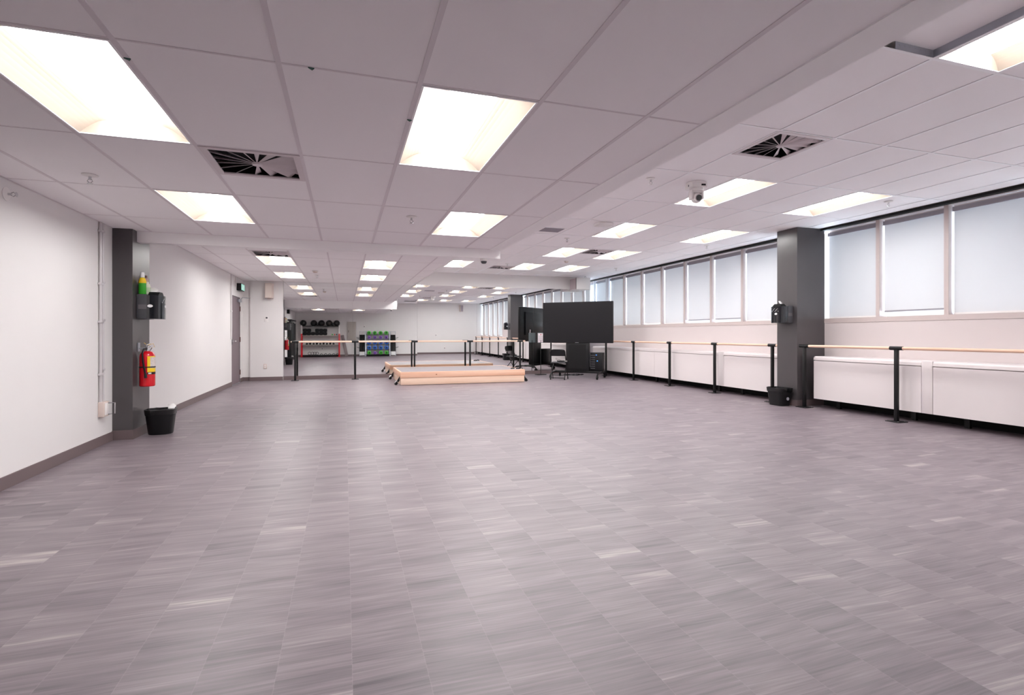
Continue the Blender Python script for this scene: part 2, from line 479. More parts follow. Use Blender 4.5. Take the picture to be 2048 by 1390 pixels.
# ------------------------------------------------------------------ recessed lights
def make_light():
    t = thing('ceiling_light', 'x', 'ceiling light')
    W, Ln = .305, .61      # half width, half length
    f = MB()
    f.box(-W + .012, W - .012, -Ln + .010, -Ln + .022, -.001, .012).box(-W + .012, W - .012, Ln - .022, Ln - .010, -.001, .012)
    f.box(-W + .012, -W + .022, -Ln + .022, Ln - .022, -.001, .012).box(W - .022, W - .012, -Ln + .022, Ln - .022, -.001, .012)
    f.build('frame', TEEW, t, smooth=False)
    r = MB()
    n = 7
    a, b = W - .020, Ln - .020
    top = .078
    def pt(k, s):      # curved wing from rim to the lens edge
        u = k / n
        return s * (a + (.125 - a) * u), top * math.sin(u * PI / 2)
    for s in (-1, 1):
        for k in range(n):
            xA, zA = pt(k, s); xB, zB = pt(k + 1, s)
            r.quad((xA, -b, zA), (xB, -b + .06 * (k + 1) / n, zB), (xB, b - .06 * (k + 1) / n, zB), (xA, b, zA)) if False else r.quad((xA, -b, zA), (xB, -b, zB), (xB, b, zB), (xA, b, zA))
    for s in (-1, 1):
        r.quad((-a, s * b, 0), (a, s * b, 0), (a, s * (b - .035), top), (-a, s * (b - .035), top))
    r.quad((-a, -b, top + .004), (a, -b, top + .004), (a, b, top + .004), (-a, b, top + .004))
    r.build('reflector', LITE_SHADE, t, recalc=False)
    l = MB()
    prof = [(.125 * math.cos(PI * k / 10), top - .036 * math.sin(PI * k / 10)) for k in range(11)]
    l.prism(prof, 'y', -b + .038, b - .038)
    l.build('lens', LENS, t)
    return t
LPROTO = [make_light()]
def put_light(x, y, z, label, group):
    o = LPROTO.pop() if LPROTO else dup(put_light.src)
    if not hasattr(put_light, 'src'): put_light.src = o
    o.location = (x, y, z); o['label'] = label; o['group'] = group
    return o
cx = lambda k: X0 + .61 * k + .305
cy = lambda k: Y0 + 1.22 * k + .61
cyF = lambda k: Y02 + 1.22 * k + .61
put_light(cx(0), cy(1), ZL, 'big bright ceiling light cut by the top left photo edge', 'low ceiling lights')
put_light(cx(3), cy(1), ZL, 'bright ceiling light nearest the middle of the low ceiling, right of the big one', 'low ceiling lights')
put_light(cx(0), cy(3), ZL, 'ceiling light just before the header, on the left wall side', 'low ceiling lights')
put_light(cx(4), cy(3), ZL, 'ceiling light just before the header, near the drywall edge', 'low ceiling lights')
put_light(cx(0), cyF(7), ZF, 'ceiling light beyond the header next to the left vent', 'lights beyond the header')
put_light(cx(0), cyF(9), ZF, 'ceiling light above the pale speaker, closest to the mirror on the left', 'lights beyond the header')
put_light(cx(3), cyF(7), ZF, 'ceiling light just beyond the header, right-hand row', 'lights beyond the header')
put_light(cx(3), cyF(9), ZF, 'ceiling light nearest the mirror in the right-hand row of the low ceiling', 'lights beyond the header')
RL = {(1, 3): 'ceiling light right behind the white camera', (1, 5): 'second ceiling light after the camera, beside the white detector box', (1, 7): 'third ceiling light after the camera, left of the far vent',
      (1, 9): 'high ceiling light closest to the mirror, straight along the camera row', (4, 3): 'ceiling light next to the windows, nearest the viewer before the pillar', (4, 5): 'ceiling light near the windows just above and beyond the pillar',
      (3, 7): 'ceiling light touching the far vent on its window side', (3, 9): 'high ceiling light nearest the mirror on the window side', (-2, 9): 'high ceiling light beside the drywall edge, just past the header end',
      (-2, 3): 'high ceiling light hidden by the drywall edge, seen third in mirror', (-2, 5): 'high ceiling light hidden by the drywall edge, seen second in mirror', (-2, 7): 'high ceiling light hidden by the drywall edge, seen first in mirror',
      (0, 0): 'ceiling light at the upper right photo corner beside the grey metal angle', (2, 0): 'middle one of the three lights by the near wall, seen in mirror', (4, 0): 'light by the near wall closest to the windows, seen in mirror'}
for c, r in LR:
    put_light(X0R + .61 * c + .305, Y0R + 1.22 * r + .61, ZR, RL[(c, r)], 'high ceiling lights')

# ------------------------------------------------------------------ swirl air vents
def make_vent(mw):
    t = thing('air_vent', 'x', 'air vent')
    f = MB(); h = .297; o = .255
    f.box(-h, h, -h, -o, -.004, .006).box(-h, h, o, h, -.004, .006).box(-h, -o, -o, o, -.004, .006).box(o, h, -o, o, -.004, .006)
    f.build('frame', mw, t, smooth=False)
    d = MB()
    q = o + .035
    d.box(-q - .01, q + .01, -q - .01, q + .01, .10, .11).box(-q - .01, -q, -q, q, .006, .10).box(q, q + .01, -q, q, .006, .10).box(-q, q, -q - .01, -q, .006, .10).box(-q, q, q, q + .01, .006, .10)
    d.build('plenum', BLACKGAP, t, smooth=False)
    v = MB()
    n = 16
    for k in range(n):
        a = 2 * PI * (k + .5) / n
        dr = Vector((math.cos(a), math.sin(a), 0)); tn = Vector((-dr.y, dr.x, 0))
        R = (o - .003) / max(abs(dr.x), abs(dr.y))
        w0, w1 = .006, .042
        tilt = math.radians(180 - 32)
        ends = []
        for rr, ww in ((.03, w0), (R * 1.10, w1)):
            c = dr * rr + Vector((0, 0, .008))
            sd = tn * math.cos(tilt) + Vector((0, 0, math.sin(tilt)))
            p0 = c; p1 = c + sd * ww * 1.25
            for q in (p0, p1):
                q.x = max(-o - .03, min(o + .03, q.x)); q.y = max(-o - .03, min(o + .03, q.y))
            nn = dr.cross(sd).normalized() * .0012
            ends.append([v.bm.verts.new(p) for p in (p0 - nn, p1 - nn, p1 + nn, p0 + nn)])
        v.skin(ends)
    v.build('vanes', mw, t, smooth=False)
    MB().lathe([(.0, -.002), (.03, -.002), (.034, .004), (.034, .012)], seg=20).build('hub', mw, t)
    return t
VW = mat('vent_white', rgb(218, 208, 210), 0.5)
v0 = make_vent(VW)
vents = [(X0 + .61 + .305, Y0 + 2.44 + .305, ZL, 'square swirl air vent in the low ceiling beside the big light'),
         (X0R + .305, Y0R + 2.44 + .305, ZR, 'square swirl air vent in the high ceiling, nearest the viewer'),
         (X0R + 1.22 + .305, Y0R + 1.22 * 7 + .305, ZR, 'square swirl air vent next to two lights in the high ceiling'),
         (X0R + .305, Y0R + 1.22 * 9 + .915, ZR, 'square swirl air vent nearest the mirror in the high ceiling'),
         (X0 + .305, Y02 + 1.22 * 6 + .915, ZF, 'square swirl air vent just beyond the header on the left')]
for i, (x, y, z, lb) in enumerate(vents):
    o = v0 if i == 0 else dup(v0)
    o.location = (x, y, z); o['label'] = lb; o['group'] = 'swirl air vents'
g = thing('return_grille', 'flat grey return grille beside the drywall edge in the high ceiling', 'vent', (3.26, 8.08, ZR))
box(-.22, .22, -.17, .17, -.004, .003).build('frame', TEEW, g, smooth=False)
gb = MB()
for k in range(13):
    gb.box(-.20, .20, -.145 + k * .024, -.130 + k * .024, -.008, -.0035)
gb.build('slats', GREYV, g, smooth=False)

# ------------------------------------------------------------------ sprinklers, detectors, cameras
def make_sprinkler():
    t = thing('ceiling_sprinkler', 'x', 'sprinkler')
    MB().lathe([(.052, -.0005), (.052, -.004), (.034, -.010), (.02, -.012)], seg=20).build('escutcheon', WHITEP, t)
    b = MB().cyl((0, 0, -.01), (0, 0, -.034), .010, .008, 10)
    b.tube([(-.008, 0, -.03), (-.017, 0, -.045), (0, 0, -.062)], .003, 6).tube([(.008, 0, -.03), (.017, 0, -.045), (0, 0, -.062)], .003, 6)
    b.cyl((0, 0, -.062), (0, 0, -.065), .018, .018, 12)
    b.build('body', CHROME, t)
    return t
s0 = make_sprinkler()
sprs = [(-1.789, 4.611, ZL, 'sprinkler head in the low ceiling near the left wall'), (.634, 5.262, ZL, 'sprinkler head in the middle of the low ceiling before the header'),
        (3.278, 5.109, ZR, 'sprinkler head between the drywall edge and the white camera'), (3.843, 8.713, ZR, 'sprinkler head past the flat grey grille'),
        (6.768, 8.582, ZR, 'sprinkler head near the windows, beyond the pillar'), (6.814, 5.022, ZR, 'sprinkler head near the windows, before the pillar'),
        (6.811, 12.26, ZR, 'sprinkler head near the far end of the windows'), (3.819, 12.289, ZR, 'sprinkler head by the vent nearest the mirror'),
        (-.599, 12.684, ZF, 'sprinkler head in the low ceiling near the mirror')]
for i, (x, y, z, lb) in enumerate(sprs):
    o = s0 if i == 0 else dup(s0)
    o.location = (x, y, z); o['label'] = lb; o['group'] = 'sprinkler heads'
o = dup(s0); o.location = (XL, 4.94, 2.235); o.rotation_euler = (0, -PI / 2, 0)
o['label'] = 'sprinkler head on the left wall at the photo edge'; o['group'] = 'sprinkler heads'
for (x, y, z, lb) in [(-.600, 11.865, ZF, 'round smoke detector in the low ceiling beyond the header'), (5.009, 11.395, ZR, 'round smoke detector in the high ceiling past the vent')]:
    t = thing('smoke_detector', lb, 'smoke detector', (x, y, z), group='smoke detectors')
    MB().lathe([(.065, -.0005), (.065, -.012), (.05, -.014)], seg=24).build('base', WHITEP, t)
    MB().lathe([(.048, -.0145), (.046, -.035), (.028, -.046), (.0, -.047)], seg=24).build('chamber', BEIGE, t)
# boxy wireless unit
t = thing('wireless_access_point', 'flat white box unit on the high ceiling between lights', 'ceiling unit', (3.87, 7.36, ZR))
box(-.13, .13, -.10, .10, -.05, -.0005, bev=.02).build('body', WHITEP, t)
box(-.10, .10, -.08, .08, -.002, .004).build('mount', WHITEP, t)
# pan tilt camera
t = thing('pan_tilt_camera', 'white pan and tilt camera hanging from the high ceiling', 'camera', (3.87, 5.09, ZR), -0.25)
MB().lathe([(.11, -.0005), (.115, -.012), (.115, -.02)], seg=28).build('ceiling_plate', WHITEP, t)
hb = MB().prism([(-.085, -.095), (.085, -.095), (.105, -.05), (.105, .06), (.06, .10), (-.06, .10), (-.105, .06), (-.105, -.05)], 'z', -.068, -.02)
hb.build('base', WHITEP, t)
box(.02, .07, -.0975, -.094, -.054, -.034).build('port', BLK, t, smooth=False)
box(-.1065, -.1045, -.045, -.025, -.054, -.034).build('port', BLK, t, smooth=False)
MB().lathe([(.075, -.068), (.078, -.08), (.07, -.095)], seg=28).build('collar', WHITEP, t)
ym = MB()
for s in (-1, 1):
    ym.box(s * .062 - .014, s * .062 + .014, -.05, .05, -.195, -.09, bev=.012)
ym.box(-.07, .07, -.045, .045, -.12, -.085, bev=.01)
ym.build('yoke', WHITEP, t)
hd = MB().ball((0, 0, -.17), .062, 24)
hd.cyl((0, -.01, -.17), (0.0, -.075, -.188), .048, .044, 24)
h = hd.build('camera_head', WHITEP, t)
MB().cyl((0, -.0755, -.188), (0, -.083, -.190), .034, .032, 24).build('lens', BLKG, h)
# dome camera under the header
t = thing('ceiling_dome_camera', 'small white dome camera under the header end', 'camera', (1.84, 7.02, 2.222))
MB().lathe([(.052, -.0005), (.054, -.02), (.05, -.035)], seg=24).build('base', WHITEP, t)
MB().lathe([(.042, -.035), (.04, -.05), (.028, -.066), (.0, -.072)], seg=24).build('dome', DGREY, t)
# small green clips on the ceiling grid
for (x, y, lb) in [(-.882, 2.618, 'tiny green clip on the grid beside the big light'), (-.142, 2.464, 'tiny green clip on the grid between the two bright lights'), (.336, 2.895, 'tiny green clip at the left edge of the middle light')]:
    tag(MB().prism([(-.012, -.008), (.014, -.006), (.004, .012)], 'z', -.005, -.0005).build('ceiling_grid_clip', DGREEN, loc=(x, y, ZL), smooth=False), lb, 'clip', 'green grid clips')

# ------------------------------------------------------------------ windows with blinds
GAPB = {4.83: .07, 8.57: .06, 9.505: .06, 11.375: .025}
nb = 0
yedges = MUL + [MUL[-1] + .935]
count_after, count_before = 0, 0
for k in range(len(MUL)):
    y0, y1 = MUL[k], MUL[k] + .935
    if y0 < YN: y0 = YN
    if y1 <= YN: continue
    if 6.60 < MUL[k] < 6.75: y0 = 7.085          # pillar stands at this mullion
    a = y0 + .028 if not (6.60 < MUL[k] < 6.75) else y0
    b = y1 - .028
    if 5.7 < MUL[k] < 5.85: b = 6.672
    if b > 16.6: break
    nb += 1
    zs = SILL if MUL[k] >= 3.85 else 1.06
    wn = 'window_%d' % nb
    beyond = MUL[k] > 6.5
    gl = box(XR + .125, XR + .131, a, b, zs, 2.885).build(wn, GLASS, smooth=False)
    gl['kind'] = 'structure'
    fr = MB().box(XR - .006, XR + .15, y0 if beyond and y0 > 7.08 and y0 < 7.1 else y0 - .028 if y0 > YN else y0, b + .0 if b == 6.672 else y1 - .028, zs - .072, zs)
    fr.box(XR + .11, XR + .15, a, b, 2.855, 2.885)
    f = fr.build('window_frame', MULL, gl, smooth=False); f['kind'] = 'structure'
    if not (6.60 < MUL[k] < 6.75) and MUL[k] > YN:
        m_ = box(XR, XR + .15, y0 - .028, y0 + .028, zs, 2.885).build('mullion', PALEF if MUL[k] > 13.9 else MULL, gl, smooth=False); m_['kind'] = 'structure'
    if MUL[k] >= 13.9 and MUL[k] < 14.3:
        m_ = box(XR - .002, XR + .15, y0 + .03, y0 + .14, zs, 2.885).build('mullion', PALEF, gl, smooth=False); m_['kind'] = 'structure'
        a = y0 + .14
    gap = 0.004
    for q, vgap in GAPB.items():
        if abs(q - MUL[k]) < .02: gap = vgap
    if beyond:
        lb = 'white roller blind in the %s window bay past the right pillar' % ORD[count_after]; count_after += 1
    else:
        lb = None
    bt = thing('roller_blind', lb or 'x', 'blind', (XR + .085, (a + b) / 2, 2.86), group='roller blinds')
    hw = (b - a) / 2 - .016
    MB().cyl((0, -hw, -.032), (0, hw, -.032), .026, seg=16).box(-.034, .02, -hw, hw, -.064, -.004).build('roller', GREYR, bt)
    box(-.0012, .0012, -hw, hw, zs + gap + .02 - 2.86, -.05).build('cloth', BLIND, bt, smooth=False)
    MB().box(-.006, .006, -hw, hw, zs + gap - 2.86, zs + gap + .022 - 2.86).build('bottom_bar', WHITEP if gap < .05 else GREYR, bt, smooth=False)
    if not beyond:
        bt['bayk'] = MUL[k]
bl = [o for o in COL.objects if o.get('bayk') is not None]
bl.sort(key=lambda o: -o['bayk'])
names_near = ['white roller blind just before the right pillar, first on its near side', 'white roller blind second before the right pillar, with a bright gap at its foot', 'white roller blind cut by the right photo edge']
for i, o in enumerate(bl):
    o['label'] = names_near[i] if i < 3 else 'white long roller blind toward the near wall, %s past the photo edge, seen in mirror' % ORD[i - 3]
    del o['bayk']

# ------------------------------------------------------------------ heaters along the windows
HX = 7.16
def heater(y0, y1, label):
    t = thing('wall_heater', label, 'heater', (HX, (y0 + y1) / 2, 0), group='heaters under the windows')
    h = (y1 - y0) / 2
    MB().box(0.03, XR - HX - .004, -h, h, .155, .80, bev=.004).build('cabinet', HEATP, t)
    MB().box(0, .03, -h + .002, h - .002, .147, .752).build('front_panel', HEATP, t, smooth=False)
    MB().prism([(-.004, .762), (.0, .80), (.02, .822), (XR - HX - .004, .822), (XR - HX - .004, .800), (.006, .800), (.006, .762)], 'y', -h, h).build('top_cover', HEATP, t, smooth=False)
    for s in (-1, 1):
        box(.22, .26, s * (h - .25) - .03, s * (h - .25) + .03, 0, .155).build('bracket', BLKM, t, smooth=False)
    return t
for (y0, y1, lb) in [(4.845, 6.485, 'white wall heater section nearest the right pillar on its near side'), (2.9, 4.705, 'white wall heater section cut by the right photo edge'), (.9, 2.898, 'white wall heater section past the photo edge'), (-.40, .898, 'white wall heater section by the near wall'),
                     (7.10, 8.57, 'white wall heater section just past the right pillar'), (8.73, 11.0, 'white wall heater section in the middle beyond the pillar'), (11.002, 14.3, 'white wall heater section behind the black display')]:
    heater(y0, y1, lb)
for (y0, y1, lb) in [(4.709, 4.841, 'plain joint cover between the two near heater sections'), (8.574, 8.726, 'plain joint cover between heater sections past the pillar')]:
    t = thing('heater_joint_cover', lb, 'heater cover', (HX, y0, 0), group='heater joint covers')
    MB().box(-.003, XR - HX - .004, 0, y1 - y0, .147, .824, bev=.003).build('cover_panel', HEATP, t)

# ------------------------------------------------------------------ mirrors
SEAM = [-1.506, .20, 1.915, 3.62, 5.34, 7.205]
mlb = ['leftmost tall mirror panel beside the white end wall', 'second mirror panel from the left, behind the left end of the stage', 'middle mirror panel behind the stage', 'mirror panel behind the right end of the stage', 'rightmost mirror panel behind the black display']
for k in range(5):
    zt = 2.53 if k < 1 else 2.545
    m = box(SEAM[k] + .001, SEAM[k + 1] - .001, -.006, 0, .10, zt).build('wall_mirror_panel', MIR, loc=(0, YM, 0), smooth=False)
    if k >= 2: m.rotation_euler = (.0022, 0, 0); m.location.y += .0
    tag(m, mlb[k], 'mirror', 'wall mirrors')

# ------------------------------------------------------------------ barres
def barre(name, label, axis, posts, ends, fix, rail_mat):
    """posts along axis at the given coordinates; fix is the other coordinate"""
    if axis == 'x':
        t = thing(name, label, 'barre', (posts[0], fix, 0), group='ballet barres'); o0 = posts[0]
    else:
        t = thing(name, label, 'barre', (fix, posts[0], 0), group='ballet barres'); o0 = posts[0]
    P = (lambda a, z: (a - o0, 0, z)) if axis == 'x' else (lambda a, z: (0, a - o0, z))
    for q in posts:
        c = P(q, 0)
        p = MB().box(c[0] - .022, c[0] + .022, c[1] - .022, c[1] + .022, .008, .962, bev=.004).build('post', BLKM, t)
        pl = MB().box(c[0] - .09, c[0] + .09, c[1] - .09, c[1] + .09, 0.0005, .010, bev=.002).build('base_plate', BLKM, p)
        bo = MB()
        for sx in (-1, 1):
            for sy in (-1, 1):
                bo.cyl((c[0] + sx * .07, c[1] + sy * .07, .010), (c[0] + sx * .07, c[1] + sy * .07, .018), .008, seg=8)
        bo.build('bolt', CHROME, p)
        MB().cyl(P(q - .085, .985), P(q + .085, .985), .0265, seg=18).box(c[0] - .022, c[0] + .022, c[1] - .022, c[1] + .022, .955, .968).build('saddle', BLKM, p)
    seg = sorted(posts)
    pts = [ends[0]] + seg + [ends[1]]
    MB().cyl(P(ends[0], .985), P(ends[1], .985), .021, seg=18).build('rail', rail_mat, t)
    return t
YP = 14.285
barre('mirror_barre', 'long wooden barre on black posts in front of the mirrors', 'x', [-1.20, .262, 1.802, 3.345, 4.825], (-1.30, 4.98), YP, RAILX)
barre('window_barre', 'wooden barre on black posts beyond the pillar, under the windows', 'y', [7.22, 8.70, 10.22, 11.78, 13.26], (7.06, 13.40), 7.05, RAILW)
barre('window_barre', 'wooden barre on black posts before the pillar, at the right photo edge', 'y', [6.55, 5.08, 3.50, 1.95, .60], (.45, 6.62), 7.04, RAILW)

# ------------------------------------------------------------------ stage on casters
SX0, SX1, SY0, SY1 = 1.215, 4.24, 12.17, 14.10
t = thing('portable_stage', 'low portable wooden stage with grey top in front of the mirror', 'stage', (SX0, SY0, 0))
W, D = SX1 - SX0, SY1 - SY0
def frame_boards(z0, z1, inset, th=.038):
    m = MB()
    a = inset
    m.box(a, W - a, a, a + th, z0, z1, bev=.004).box(a, W - a, D - a - th, D - a, z0, z1, bev=.004)
    m.box(a, a + th, a + th, D - a - th, z0, z1, bev=.004).box(W - a - th, W - a, a + th, D - a - th, z0, z1, bev=.004)
    return m
frame_boards(.172, .308, 0).build('upper_frame', PINE, t)
frame_boards(.008, .170, .012).build('lower_frame', PINEL, t)
box(.038, W - .038, .038, D - .038, .285, .304).build('top_surface', mat('stage_top_grey', rgb(140, 133, 136), .55, noise=.08, nscale=4), t, smooth=False)
kn = MB().lathe([(.0, 0), (.014, 0), (.012, .0012), (0, .0014)], seg=14)
ko = kn.build('knot', mat('wood_knot', rgb(150, 88, 58), .6), t); ko.location = (.83, -.0004, .238); ko.rotation_euler = (PI / 2, 0, 0); ko.scale = (1.3, .8, 1)
for (x, y, s, side) in [(0, .16, -1, 'n'), (W, .16, 1, 'n'), (0, D - .16, -1, 'f'), (W, D - .16, 1, 'f')]:
    c = MB()
    c.box(x + s * .002 - .002, x + s * .006 + .002, y - .05, y + .05, .10, .20)
    c.prism([(x + s * .006, .19), (x + s * .05, .12), (x + s * .085, .085), (x + s * .03, .07), (x + s * .006, .10)], 'y', y - .03, y + .03)
    cs = c.build('caster', BLKM, t, smooth=False)
    MB().cyl((x + s * .085, y - .016, .041), (x + s * .085, y + .016, .041), .040, seg=20).build('wheel', BLKR, cs)
    MB().tube([(x + s * .06, y - .02, .10), (x + s * .09, y - .024, .085), (x + s * .115, y - .022, .045)], .012, 8).tube([(x + s * .06, y + .02, .10), (x + s * .09, y + .024, .085), (x + s * .115, y + .022, .045)], .012, 8).build('fork', CHROME, cs)
for (x, y, rz, lb) in [(4.06, 12.60, .3, 'small black clip lying left on the stage corner'), (4.17, 12.50, -.2, 'small black clip lying right on the stage corner')]:
    o = MB().box(-.055, .055, -.02, .02, 0, .018, bev=.006).tube([(-.05, 0, .016), (0, .0, .034), (.05, 0, .016)], .006, 6).build('black_clip', BLKR, loc=(x, y, .3045))
    o.rotation_euler.z = rz
    tag(o, lb, 'clip', 'clips on the stage')

# ------------------------------------------------------------------ display on wheels
TC = Vector((5.99, 12.885, 0)); ANG = math.atan2(-.668, .745)
t = thing('rolling_display', 'large black flat display on a wheeled stand beside the stage', 'display', TC, ANG)
# local x runs along the screen, local -y faces the room
MB().box(-.98, .98, -.045, .03, .945, 2.055, bev=.008).build('bezel', BLK, t)
MB().box(-.966, .966, -.0475, -.044, .962, 2.041).build('screen', DSCREEN, t, smooth=False)
MB().box(-.70, .70, .03, .075, 1.15, 1.90, bev=.01).build('rear_cover', BLK, t)
lg = MB()
for k in range(6):
    lg.box(-.045 + k * .016, -.034 + k * .016, -.049, -.0455, .950, .957)
lg.build('logo', WLAB, t, smooth=False)
MB().box(-.32, .32, -.02, .10, .19, 1.0, bev=.006).build('pedestal', BLK, t)
MB().box(-.245, .245, -.024, -.018, .26, .90).build('pedestal_panel', BLKM, t, smooth=False)
bs = MB().box(-.66, .66, -.0, .09, .135, .19, bev=.008)
bs.box(.30, .68, .05, .36, .175, .19, bev=.003)
bs.build('base_beam', BLKM, t)
for s in (-1, 1):
    l = MB()
    l.tube([(s * .64, -.36, .085), (s * .64, -.30, .135), (s * .64, -.15, .158), (s * .64, .08, .162), (s * .64, .28, .15), (s * .64, .38, .135), (s * .64, .42, .085)], .022, 10)
    lo = l.build('foot', BLKM, t)
    for y in (-.36, .42):
        cs = MB().cyl((s * .64, y, .10), (s * .64, y, .07), .016, seg=10).tube([(s * .64 - .026, y, .05), (s * .64 - .026, y, .085), (s * .64 + .026, y, .085), (s * .64 + .026, y, .05)], .008, 6)
        co = cs.build('caster', BLKM, lo)
for s in (-1, 1):
    for y in (-.36, .42):
        MB().cyl((s * .64 - .018, y, .046), (s * .64 + .018, y, .046), .0455, seg=20).build('wheel', BLKR, t)
def tvp(a, n, z=0):      # point in the stand's own frame
    return (TC.x + a * math.cos(ANG) - n * math.sin(ANG), TC.y + a * math.sin(ANG) + n * math.cos(ANG), z)
tag(box(-.03, .03, -.004, 0, -.16, .16, bev=.001).build('white_slip', PAPER, loc=tvp(-.42, .0805, 1.17)), 'white slip of paper behind the display, seen in mirror', 'paper')
COL.objects[-1].rotation_euler = (0, .12, ANG)
# tower computer beside the pedestal
t = thing('computer_tower', 'black computer tower with two small blue lights behind the display', 'computer', tvp(.50, .20, .1905), ANG)
MB().box(-.17, .17, -.11, .11, 0, .50, bev=.008).build('case', BLK, t)
fp = MB()
for k in range(7):
    fp.box(-.16, -.04, -.114, -.1095, .06 + k * .058, .085 + k * .058)
fp.build('drive_bays', DGREY, t, smooth=False)
MB().box(-.02, .015, -.1125, -.1098, .427, .438).build('power_light', BLUEL, t, smooth=False)
MB().box(.01, .04, -.1125, -.1098, .265, .282).build('disk_light', BLUEL, t, smooth=False)
# cables on the floor under the display
cab = MB()
pts = []
for k in range(60):
    a = k / 59 * 2 * PI * 2.3
    r = .16 + .03 * math.sin(k * 1.3)
    pts.append((r * 1.7 * math.cos(a) + .05 * math.sin(k * .7), r * math.sin(a) + .03 * math.cos(k * .9), .008 + .006 * (k % 3)))
cab.tube(pts, .006, 6)
tag(cab.build('power_cable', BLKR, loc=(6.30, 13.80, .0)), 'loose black cable coiled on the floor before the display', 'cable')

# ------------------------------------------------------------------ folding chair (seen from behind)
t = thing('folding_chair', 'black folding chair beside the display, back to the room', 'chair', (5.36, 12.67, 0), math.radians(-33))
for s in (-1, 1):
    x = s * .20
    l = MB().tube([(x * .80, -.235, .775), (x * .97, -.215, .70), (x, -.12, .50), (x, .0, .34), (x, .20, .03)], .0115, 8).build('leg', BLKM, t)
    MB().cyl((x, .20, .03), (x, .207, .001), .015, .016, 10).build('foot_cap', BLKR, l)
    l = MB().tube([(x * .86, .15, .425), (x * .86, .02, .27), (x * .92, -.215, .03)], .0115, 8).build('leg', BLKM, t)
    MB().cyl((x * .92, -.215, .03), (x * .92, -.223, .001), .015, .016, 10).build('foot_cap', BLKR, l)
MB().tube([(-.20, .155, .095), (.20, .155, .095)], .008, 8).build('crossbar', BLKM, t)
MB().tube([(-.184, -.20, .05), (.184, -.20, .05)], .008, 8).build('crossbar', BLKM, t)
MB().tube([(-.172, .15, .425), (.172, .15, .425)], .009, 8).tube([(-.2, -.06, .425), (.2, -.06, .425)], .007, 8).build('crossbar', BLKM, t)
MB().box(-.185, .185, -.17, .20, .432, .456, bev=.011, seg=3).build('seat', DGREY, t)
br = MB()
rows = []
for (z, hw_, yo) in [(.615, .195, 0), (.625, .2, 0), (.70, .2, -.012), (.755, .19, -.02), (.78, .165, -.024), (.79, .12, -.026)]:
    rows.append([(x_ * hw_ / .2, -.185 + yo - .035 * (1 - (x_ / .2) ** 2), z) for x_ in [-.2 + .05 * k for k in range(9)]])
n = 9
fr_ = [[br.bm.verts.new(p) for p in r] for r in rows]
bk_ = [[br.bm.verts.new((p[0], p[1] + .016, p[2])) for p in r] for r in rows]
for i in range(len(rows) - 1):
    for k in range(n - 1):
        br.bm.faces.new((fr_[i][k], fr_[i][k + 1], fr_[i + 1][k + 1], fr_[i + 1][k]))
        br.bm.faces.new((bk_[i][k], bk_[i + 1][k], bk_[i + 1][k + 1], bk_[i][k + 1]))
    for k in (0, n - 1):
        br.bm.faces.new((fr_[i][k], fr_[i + 1][k], bk_[i + 1][k], bk_[i][k]))
for i in (0, len(rows) - 1):
    for k in range(n - 1):
        br.bm.faces.new((fr_[i][k], bk_[i][k], bk_[i][k + 1], fr_[i][k + 1]))
br.build('backrest', BLK, t)
def chp(x, y, z):
    a = math.radians(-33)
    return (5.36 + x * math.cos(a) - y * math.sin(a), 12.67 + x * math.sin(a) + y * math.cos(a), z)
t = thing('media_box', 'small black device with cables lying on the chair seat', 'device', chp(.06, -.03, .4565), .3)
MB().box(-.09, .09, -.06, .06, 0, .035, bev=.006).build('case', BLK, t)
MB().tube([(-.08, .03, .03), (-.14, .05, .07), (-.10, .10, .10), (-.02, .09, .06), (.05, .06, .036)], .004, 6).build('cable', BLKR, t)
tag(MB().box(-.05, .05, -.03, .03, 0, .03, bev=.005).build('adapter', WHITEP, loc=chp(.14, .10, .4565)), 'white adapter block on the right of the chair seat', 'adapter')

# ------------------------------------------------------------------ sign stand by the mirror
t = thing('sign_stand', 'slim black stand holding a white printed notice near the mirror', 'sign stand', (5.44, 14.22, 0), .12)
MB().box(-.14, .14, -.10, .10, 0.0005, .02, bev=.004).build('base', BLKM, t)
MB().cyl((0, 0, .02), (0, 0, 1.0), .010, seg=12).build('pole', BLKM, t)
MB().box(-.105, .105, -.004, .004, .93, 1.225, bev=.002).build('holder', mat('clear_grey_acrylic', rgb(120, 128, 132), .15), t)
pp = MB().box(-.090, .090, -.0065, -.0045, .945, 1.21).build('notice', PAPER, t, smooth=False)
MB().lathe([(0, 0), (.018, 0), (.018, .001), (0, .001)], seg=16).build('emblem', mat('notice_red', rgb(190, 90, 100), .6), pp, loc=(0, -.0066, 1.17)).rotation_euler = (PI / 2, 0, 0)
tl = MB()
for k in range(8):
    tl.box(-.07, .05 + .02 * (k % 2), -.0075, -.0066, 1.125 - k * .02, 1.130 - k * .02)
tl.build('text_lines', GREYR, pp, smooth=False)

# ------------------------------------------------------------------ left wall: door, exit sign, pipes
d = struct('door_1', MB().box(XL - .06, XL - .008, DY0 + .006, DY1 - .006, .012, DZ - .008), DOORP, 'dusky grey-mauve door at the far end of the left wall', 'door')
struct('door_frame', MB().box(XL - .07, XL - .002, DY0 - .0, DY0 + .005, 0, DZ).box(XL - .07, XL - .002, DY1 - .005, DY1, 0, DZ).box(XL - .07, XL - .002, DY0, DY1, DZ - .007, DZ), BLKM, parent=d)
h = MB().cyl((XL - .008, DY0 + .075, 1.02), (XL + .012, DY0 + .075, 1.02), .04, seg=18).cyl((XL + .012, DY0 + .075, 1.02), (XL + .05, DY0 + .075, 1.02), .012, seg=12)
h.tube([(XL + .05, DY0 + .075, 1.02), (XL + .055, DY0 + .12, 1.02), (XL + .052, DY0 + .19, 1.018)], .015, 10)
h.build('door_handle', CHROME, d)
